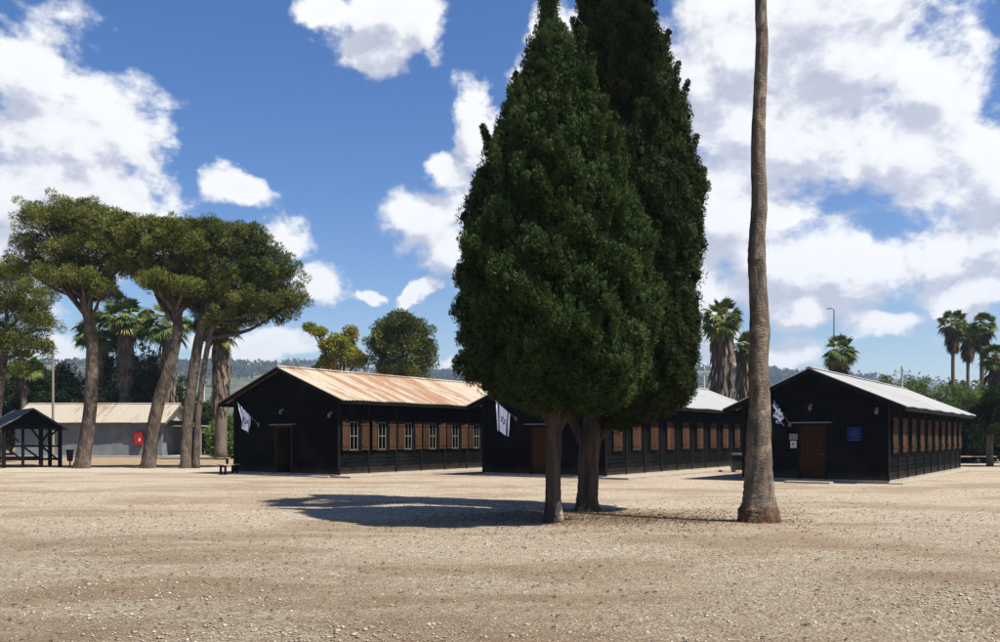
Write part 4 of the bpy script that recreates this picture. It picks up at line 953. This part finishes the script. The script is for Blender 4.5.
lobed_tree('pine_tree', 'broad dark pine leaning right beside the rusty roofed hut', Y1 + .6, [(q(186, 470), .44), (q(186, 462), .33), (q(187, 430), .29), (q(190, 400), .28), (q(194, 370), .27), (q(199, 340), .25), (q(205, 318), .22)],
           [(210, 244, 24, 20), (236, 246, 32, 22), (262, 262, 30, 22), (284, 280, 22, 20), (292, 300, 17, 15), (268, 300, 26, 18), (240, 284, 34, 24), (214, 280, 24, 26), (232, 312, 26, 14), (206, 312, 18, 14), (262, 318, 24, 8), (222, 230, 22, 12), (206, 226, 16, 10), (250, 238, 22, 12), (228, 265, 30, 20), (256, 284, 32, 20), (212, 300, 24, 20), (244, 304, 30, 16), (222, 322, 28, 12), (280, 304, 26, 14), (202, 328, 13, 10), (216, 336, 16, 9, .8)], M['pine_dark'], 33, dens_=21, puff=(.18, .50), nleaf=125, leaf=(.17, .038),
           extra=[([q(196, 470), q(197, 430), q(201, 390), q(207, 350), q(214, 318)], [.2, .16, .15, .14, .12]), ([q(205, 318), q(225, 300), q(250, 288)], [.18, .13, .07])])
q = lambda x, y: P(x, y, 58)
lobed_tree('pine_tree', 'pine cut off by the left edge of the view', 58, [(q(-6, 465), .4), (q(-4, 420), .3), (q(2, 370), .25), (q(8, 330), .2)],
           [(6, 280, 28, 18), (30, 298, 26, 18), (4, 310, 30, 20), (36, 328, 20, 18), (12, 344, 26, 18), (44, 350, 12, 10), (-30, 300, 30, 30), (26, 368, 14, 8), (-20, 340, 28, 20)], M['pine'], 34, dens_=20, puff=(.25, .55), nleaf=110, leaf=(.19, .045))
q = lambda x, y: P(x, y, 76)
lobed_tree('broadleaf_tree', 'slender tree with yellow and reddish leaves behind the rusty roof', 76, [(q(338, 460), .25), (q(338, 400), .2), (q(338, 370), .15)],
           [(344, 352, 16, 14), (330, 350, 12, 12), (318, 332, 9, 5), (350, 334, 7, 10), (356, 362, 12, 10), (326, 364, 12, 9), (310, 328, 6, 3), (340, 342, 12, 9)], M['autumn'], 35, dens_=12, puff=(.3, .6), leaf=(.24, .11), barkm=M['bark_dark'])
lobed_tree('broadleaf_tree', 'round dark green tree standing behind the rusty roof', 74, [(P(404, 460, 74), .35), (P(404, 400, 74), .3), (P(404, 365, 74), .2)],
           [(392, 334, 22, 17), (412, 334, 22, 18), (402, 352, 32, 20), (424, 352, 14, 18), (380, 350, 14, 16), (402, 370, 30, 12), (402, 322, 18, 10)], M['pine_dark'], 36, dens_=14, puff=(.4, .7), leaf=(.22, .09), barkm=M['bark_dark'])
# shrubs and hedges
def shrub(label, px, ytop, ybot, w, Y, m, seed, name='shrub', nl=5, puff=(.35, .7), dens_=8, cat='shrub', group=None, leaf=(.26, .12)):
    rnd = random.Random(seed); lb = []
    for k in range(nl):
        f = rnd.random(); cx = px + rnd.uniform(-.5, .5) * w; hgt = (ybot - ytop)
        cy = ybot - hgt * rnd.uniform(.25, .72); lb.append((cx, cy, w * rnd.uniform(.26, .42), min(hgt * .34, cy - ytop), rnd.uniform(-1.5, 1.5)))
    lb.append((px, ytop + hgt * .38, w * .34, hgt * .38, 0)); lb.append((px, ybot - hgt * .22, w * .5, hgt * .28, -.3))
    b = P(px, ybot, Y); b.z = -.05
    return lobed_tree(name, label, Y, [(b, .12), (b + Vector((.1, 0, .8)), .1), (P(px, ybot - hgt * .35, Y), .08)], lb, m, seed, puff=puff, dens_=dens_, nleaf=70, leaf=leaf, barkm=M['bark_dark'], cat=cat, group=group, limb_r=.05)
gs = 'dark shrubs behind the grey building'
shrub('large dark shrub behind the shed at the far left edge', 10, 372, 455, 60, 84, M['bush_dark'], 51, group=gs, nl=6)
shrub('dark shrub between the thin pole and the leftmost pine trunk', 56, 366, 455, 60, 86, M['bush_dark'], 52, group=gs, nl=6)
shrub('tall dark shrub seen between the two leftmost pine trunks', 105, 352, 455, 56, 88, M['bush_dark'], 53, group=gs, nl=6)
shrub('dark shrub above the middle of the cream roof', 150, 350, 455, 60, 87, M['bush_dark'], 54, group=gs, nl=6)
shrub('dark shrub right of the cream gable beside the shaggy palm', 200, 398, 462, 50, 84, M['bush_dark'], 55, group=gs, nl=6)
shrub('lighter shrub filling the gap beside the rusty roofed hut', 232, 412, 462, 44, 70, M['bush'], 56, group=gs, nl=5)
shrub('rounded green shrub left of the others above the pale roof', 878, 380, 455, 50, 92, M['bush'], 57, group='green shrubs beyond the right hand hut', nl=6)
shrub('rounded green shrub in the middle above the pale roof', 915, 379, 455, 62, 88, M['bush'], 58, group='green shrubs beyond the right hand hut', nl=7)
shrub('rounded green shrub nearest the tall palms at the right', 948, 386, 455, 50, 84, M['bush'], 59, group='green shrubs beyond the right hand hut', nl=6)
shrub('dark shrub directly behind the far end of the right hand hut', 962, 408, 463, 40, 60, M['bush_dark'], 60, nl=7, dens_=12)
shrub('dark shrub behind the bench at the right', 984, 400, 462, 40, 58, M['bush_dark'], 61, nl=7, dens_=12)
shrub('broad dark shrub at the bottom of the right edge trees', 1012, 395, 462, 50, 62, M['bush_dark'], 62, nl=7, dens_=12)
q = lambda x, y: P(x, y, 51)
lobed_tree('broadleaf_tree', 'dark tree with bare trunk at the right edge beside the bench', 51, [(q(990, 466), .2), (q(990, 445), .16), (q(992, 425), .14), (q(996, 408), .12)],
           [(1000, 396, 22, 12), (1012, 410, 26, 16), (988, 414, 14, 12), (1030, 400, 26, 18), (1000, 430, 22, 10)], M['bush_dark'], 63, dens_=15, puff=(.3, .5), leaf=(.18, .08), barkm=M['bark_dark'])

# ---------------------------------------------------------------- poles
def utility_pole(label, px, ytop, Y, m, arm=True, name='utility_pole', rr=.11):
    t_ = P(px, ytop, Y); r = thing(name, label, 'pole', (t_.x, t_.y, 0), 0)
    mb = MB(); mb.tube([(0, 0, -.1), (0, 0, t_.z / 2), (0, 0, t_.z)], [rr * 1.2, rr, rr * .8], 10); mb.build('pole', m, r)
    if arm:
        mb = MB(); mb.box((-.75, -.16, t_.z - .6), (.75, -.10, t_.z - .48)); a = mb.build('cross_arm', m, r)
        for x in (-.65, 0, .65): mb = MB(); mb.tube([(x, -.13, t_.z - .48), (x, -.13, t_.z - .3)], [.05, .035], 8); mb.build('insulator', M['metal'], a)
    return r
utility_pole('thin weathered pole rising from the dark shrubs at the far left', 53, 340, 66, M['polewood'], False, rr=.085)
utility_pole('pale pole between the pine and the shaggy palm', 204, 372, 90, M['polepale'], False, rr=.09)
utility_pole('pale cross armed pole between the taller cypress and the shaggy palm', 704, 366, 84, M['polepale'])
utility_pole('pale cross armed pole above the green shrubs at the right', 902, 366, 80, M['polepale'])
t_ = P(834, 309, 92); sl = thing('street_lamp', 'tall slim street lamp above the right hand hut', 'street lamp', (t_.x, t_.y, 0))
mb = MB(); mb.tube([(0, 0, -.1), (0, 0, 4), (0, 0, t_.z - .1)], [.11, .09, .06], 8); mb.build('pole', M['metal'], sl)
mb = MB(); mb.tube([(.02, 0, t_.z - .15), (-.1, 0, t_.z), (-.35, 0, t_.z + .04)], [.05, .045, .04], 8); mb.build('arm', M['metal'], sl)
mb = MB(); mb.hexa([(-.75, -.12, t_.z - .02), (-.2, -.12, t_.z - .02), (-.2, .12, t_.z - .02), (-.75, .12, t_.z - .02)], [(-.7, -.09, t_.z + .1), (-.25, -.09, t_.z + .1), (-.25, .09, t_.z + .1), (-.7, .09, t_.z + .1)]); mb.build('lamp_head', M['metal'], sl)

# ---------------------------------------------------------------- loose stones and litter on the gravel
rg = np.random.default_rng(77); n = 52000
Yp = 4.2 * (30 / 4.2) ** (rg.random(n)); Xp = rg.uniform(-.68, .68, n) * Yp * 1.15
sz = rg.lognormal(-4.62, .42, n) * (1 + .35 * (Yp > 14)); sz[:120] *= 1.9; sz = np.clip(sz, .004, .030)
kp = (np.sin(Xp * .9 + Yp * .5) + np.sin(Yp * 1.7 - Xp * .6 + 2) + rg.normal(size=n) * .8) > -.2; sz = np.where(kp, sz, sz * .45)
oct_ = np.array([[1, 0, 0], [0, 1, 0], [-1, 0, 0], [0, -1, 0], [0, 0, 1], [0, 0, -1]], float)
ang = rg.uniform(0, 6.28, n); V = oct_[None] * (1 + rg.uniform(-.3, .3, (n, 6, 1))) * sz[:, None, None] * np.stack([rg.uniform(.8, 1.4, n), rg.uniform(.7, 1.1, n), rg.uniform(.35, .75, n)], -1)[:, None]
c, s_ = np.cos(ang)[:, None], np.sin(ang)[:, None]; x = V[..., 0] * c - V[..., 1] * s_; y = V[..., 0] * s_ + V[..., 1] * c
gzv = np.array([gz(a, b) for a, b in zip(Xp, Yp)])
V = np.stack([x + Xp[:, None], y + Yp[:, None], V[..., 2] + gzv[:, None] + sz[:, None] * .12], -1).reshape(-1, 3)
fc = np.array([[0, 1, 4], [1, 2, 4], [2, 3, 4], [3, 0, 4], [1, 0, 5], [2, 1, 5], [3, 2, 5], [0, 3, 5]]); Fi = (fc[None] + 6 * np.arange(n)[:, None, None]).reshape(-1).astype(np.int32)
me = bpy.data.meshes.new('loose_stones'); me.vertices.add(len(V)); me.loops.add(len(Fi)); me.polygons.add(len(Fi) // 3)
me.vertices.foreach_set('co', V.astype(np.float32).ravel()); me.loops.foreach_set('vertex_index', Fi); me.polygons.foreach_set('loop_start', np.arange(0, len(Fi), 3, dtype=np.int32))
ti = np.clip(rg.normal(.52, .22, n), 0, 1); ti[:120] = rg.uniform(.7, 1, 120)
at = me.attributes.new('tint', 'FLOAT', 'POINT'); at.data.foreach_set('value', np.repeat(ti, 6).astype(np.float32))
me.materials.append(M['pebble']); me.update(); o = bpy.data.objects.new('loose_stones', me); COL.objects.link(o)
tag(o, 'pale and brown loose stones scattered over the gravel yard', 'gravel', kind='stuff')
# dry leaves / twigs: flat slivers near the trees and scattered
n = 9000; k = rg.random(n) < .6
Xl = np.where(k, rg.normal(2.2, 2.0, n), rg.uniform(-9, 9, n)); Yl = np.where(k, rg.normal(18.6, 1.3, n), rg.uniform(5, 24, n))
a = rg.uniform(0, 6.28, n); L = rg.uniform(.02, .07, n); w = L * rg.uniform(.12, .4, n)
z0 = np.array([gz(p, q_) for p, q_ in zip(Xl, Yl)]) + .012
dx, dy = np.cos(a) * L, np.sin(a) * L; ex, ey = -np.sin(a) * w, np.cos(a) * w
Q = np.stack([np.stack([Xl, Yl, z0 + .0 * L], -1), np.stack([Xl + dx / 2 + ex, Yl + dy / 2 + ey, z0 + .2 * L], -1), np.stack([Xl + dx, Yl + dy, z0 + .1 * L], -1), np.stack([Xl + dx / 2 - ex, Yl + dy / 2 - ey, z0 + .25 * L], -1)], 1)
o = quads_object('leaf_litter', Q.reshape(-1, 3), n, rg.random(n), M['deadfrond'], None)
tag(o, 'dry brown leaves and twigs scattered on the gravel below the cypresses', 'leaf litter', kind='stuff')

# ---------------------------------------------------------------- air
mb = MB(); mb.box((-3150, -3150, -3), (3150, 3150, 190))
hm = bpy.data.materials.new('haze'); hm.use_nodes = True; t = NT(hm.node_tree); t.n.clear()
pv = t.new('ShaderNodeVolumePrincipled'); pv.inputs['Density'].default_value = .00022; pv.inputs['Color'].default_value = (.62, .76, 1, 1); pv.inputs['Anisotropy'].default_value = .3
o = t.new('ShaderNodeOutputMaterial'); t.l.new(pv.outputs[0], o.inputs['Volume'])
tag(mb.build('haze', hm), 'faint blue air haze over the whole place', 'haze', kind='stuff')
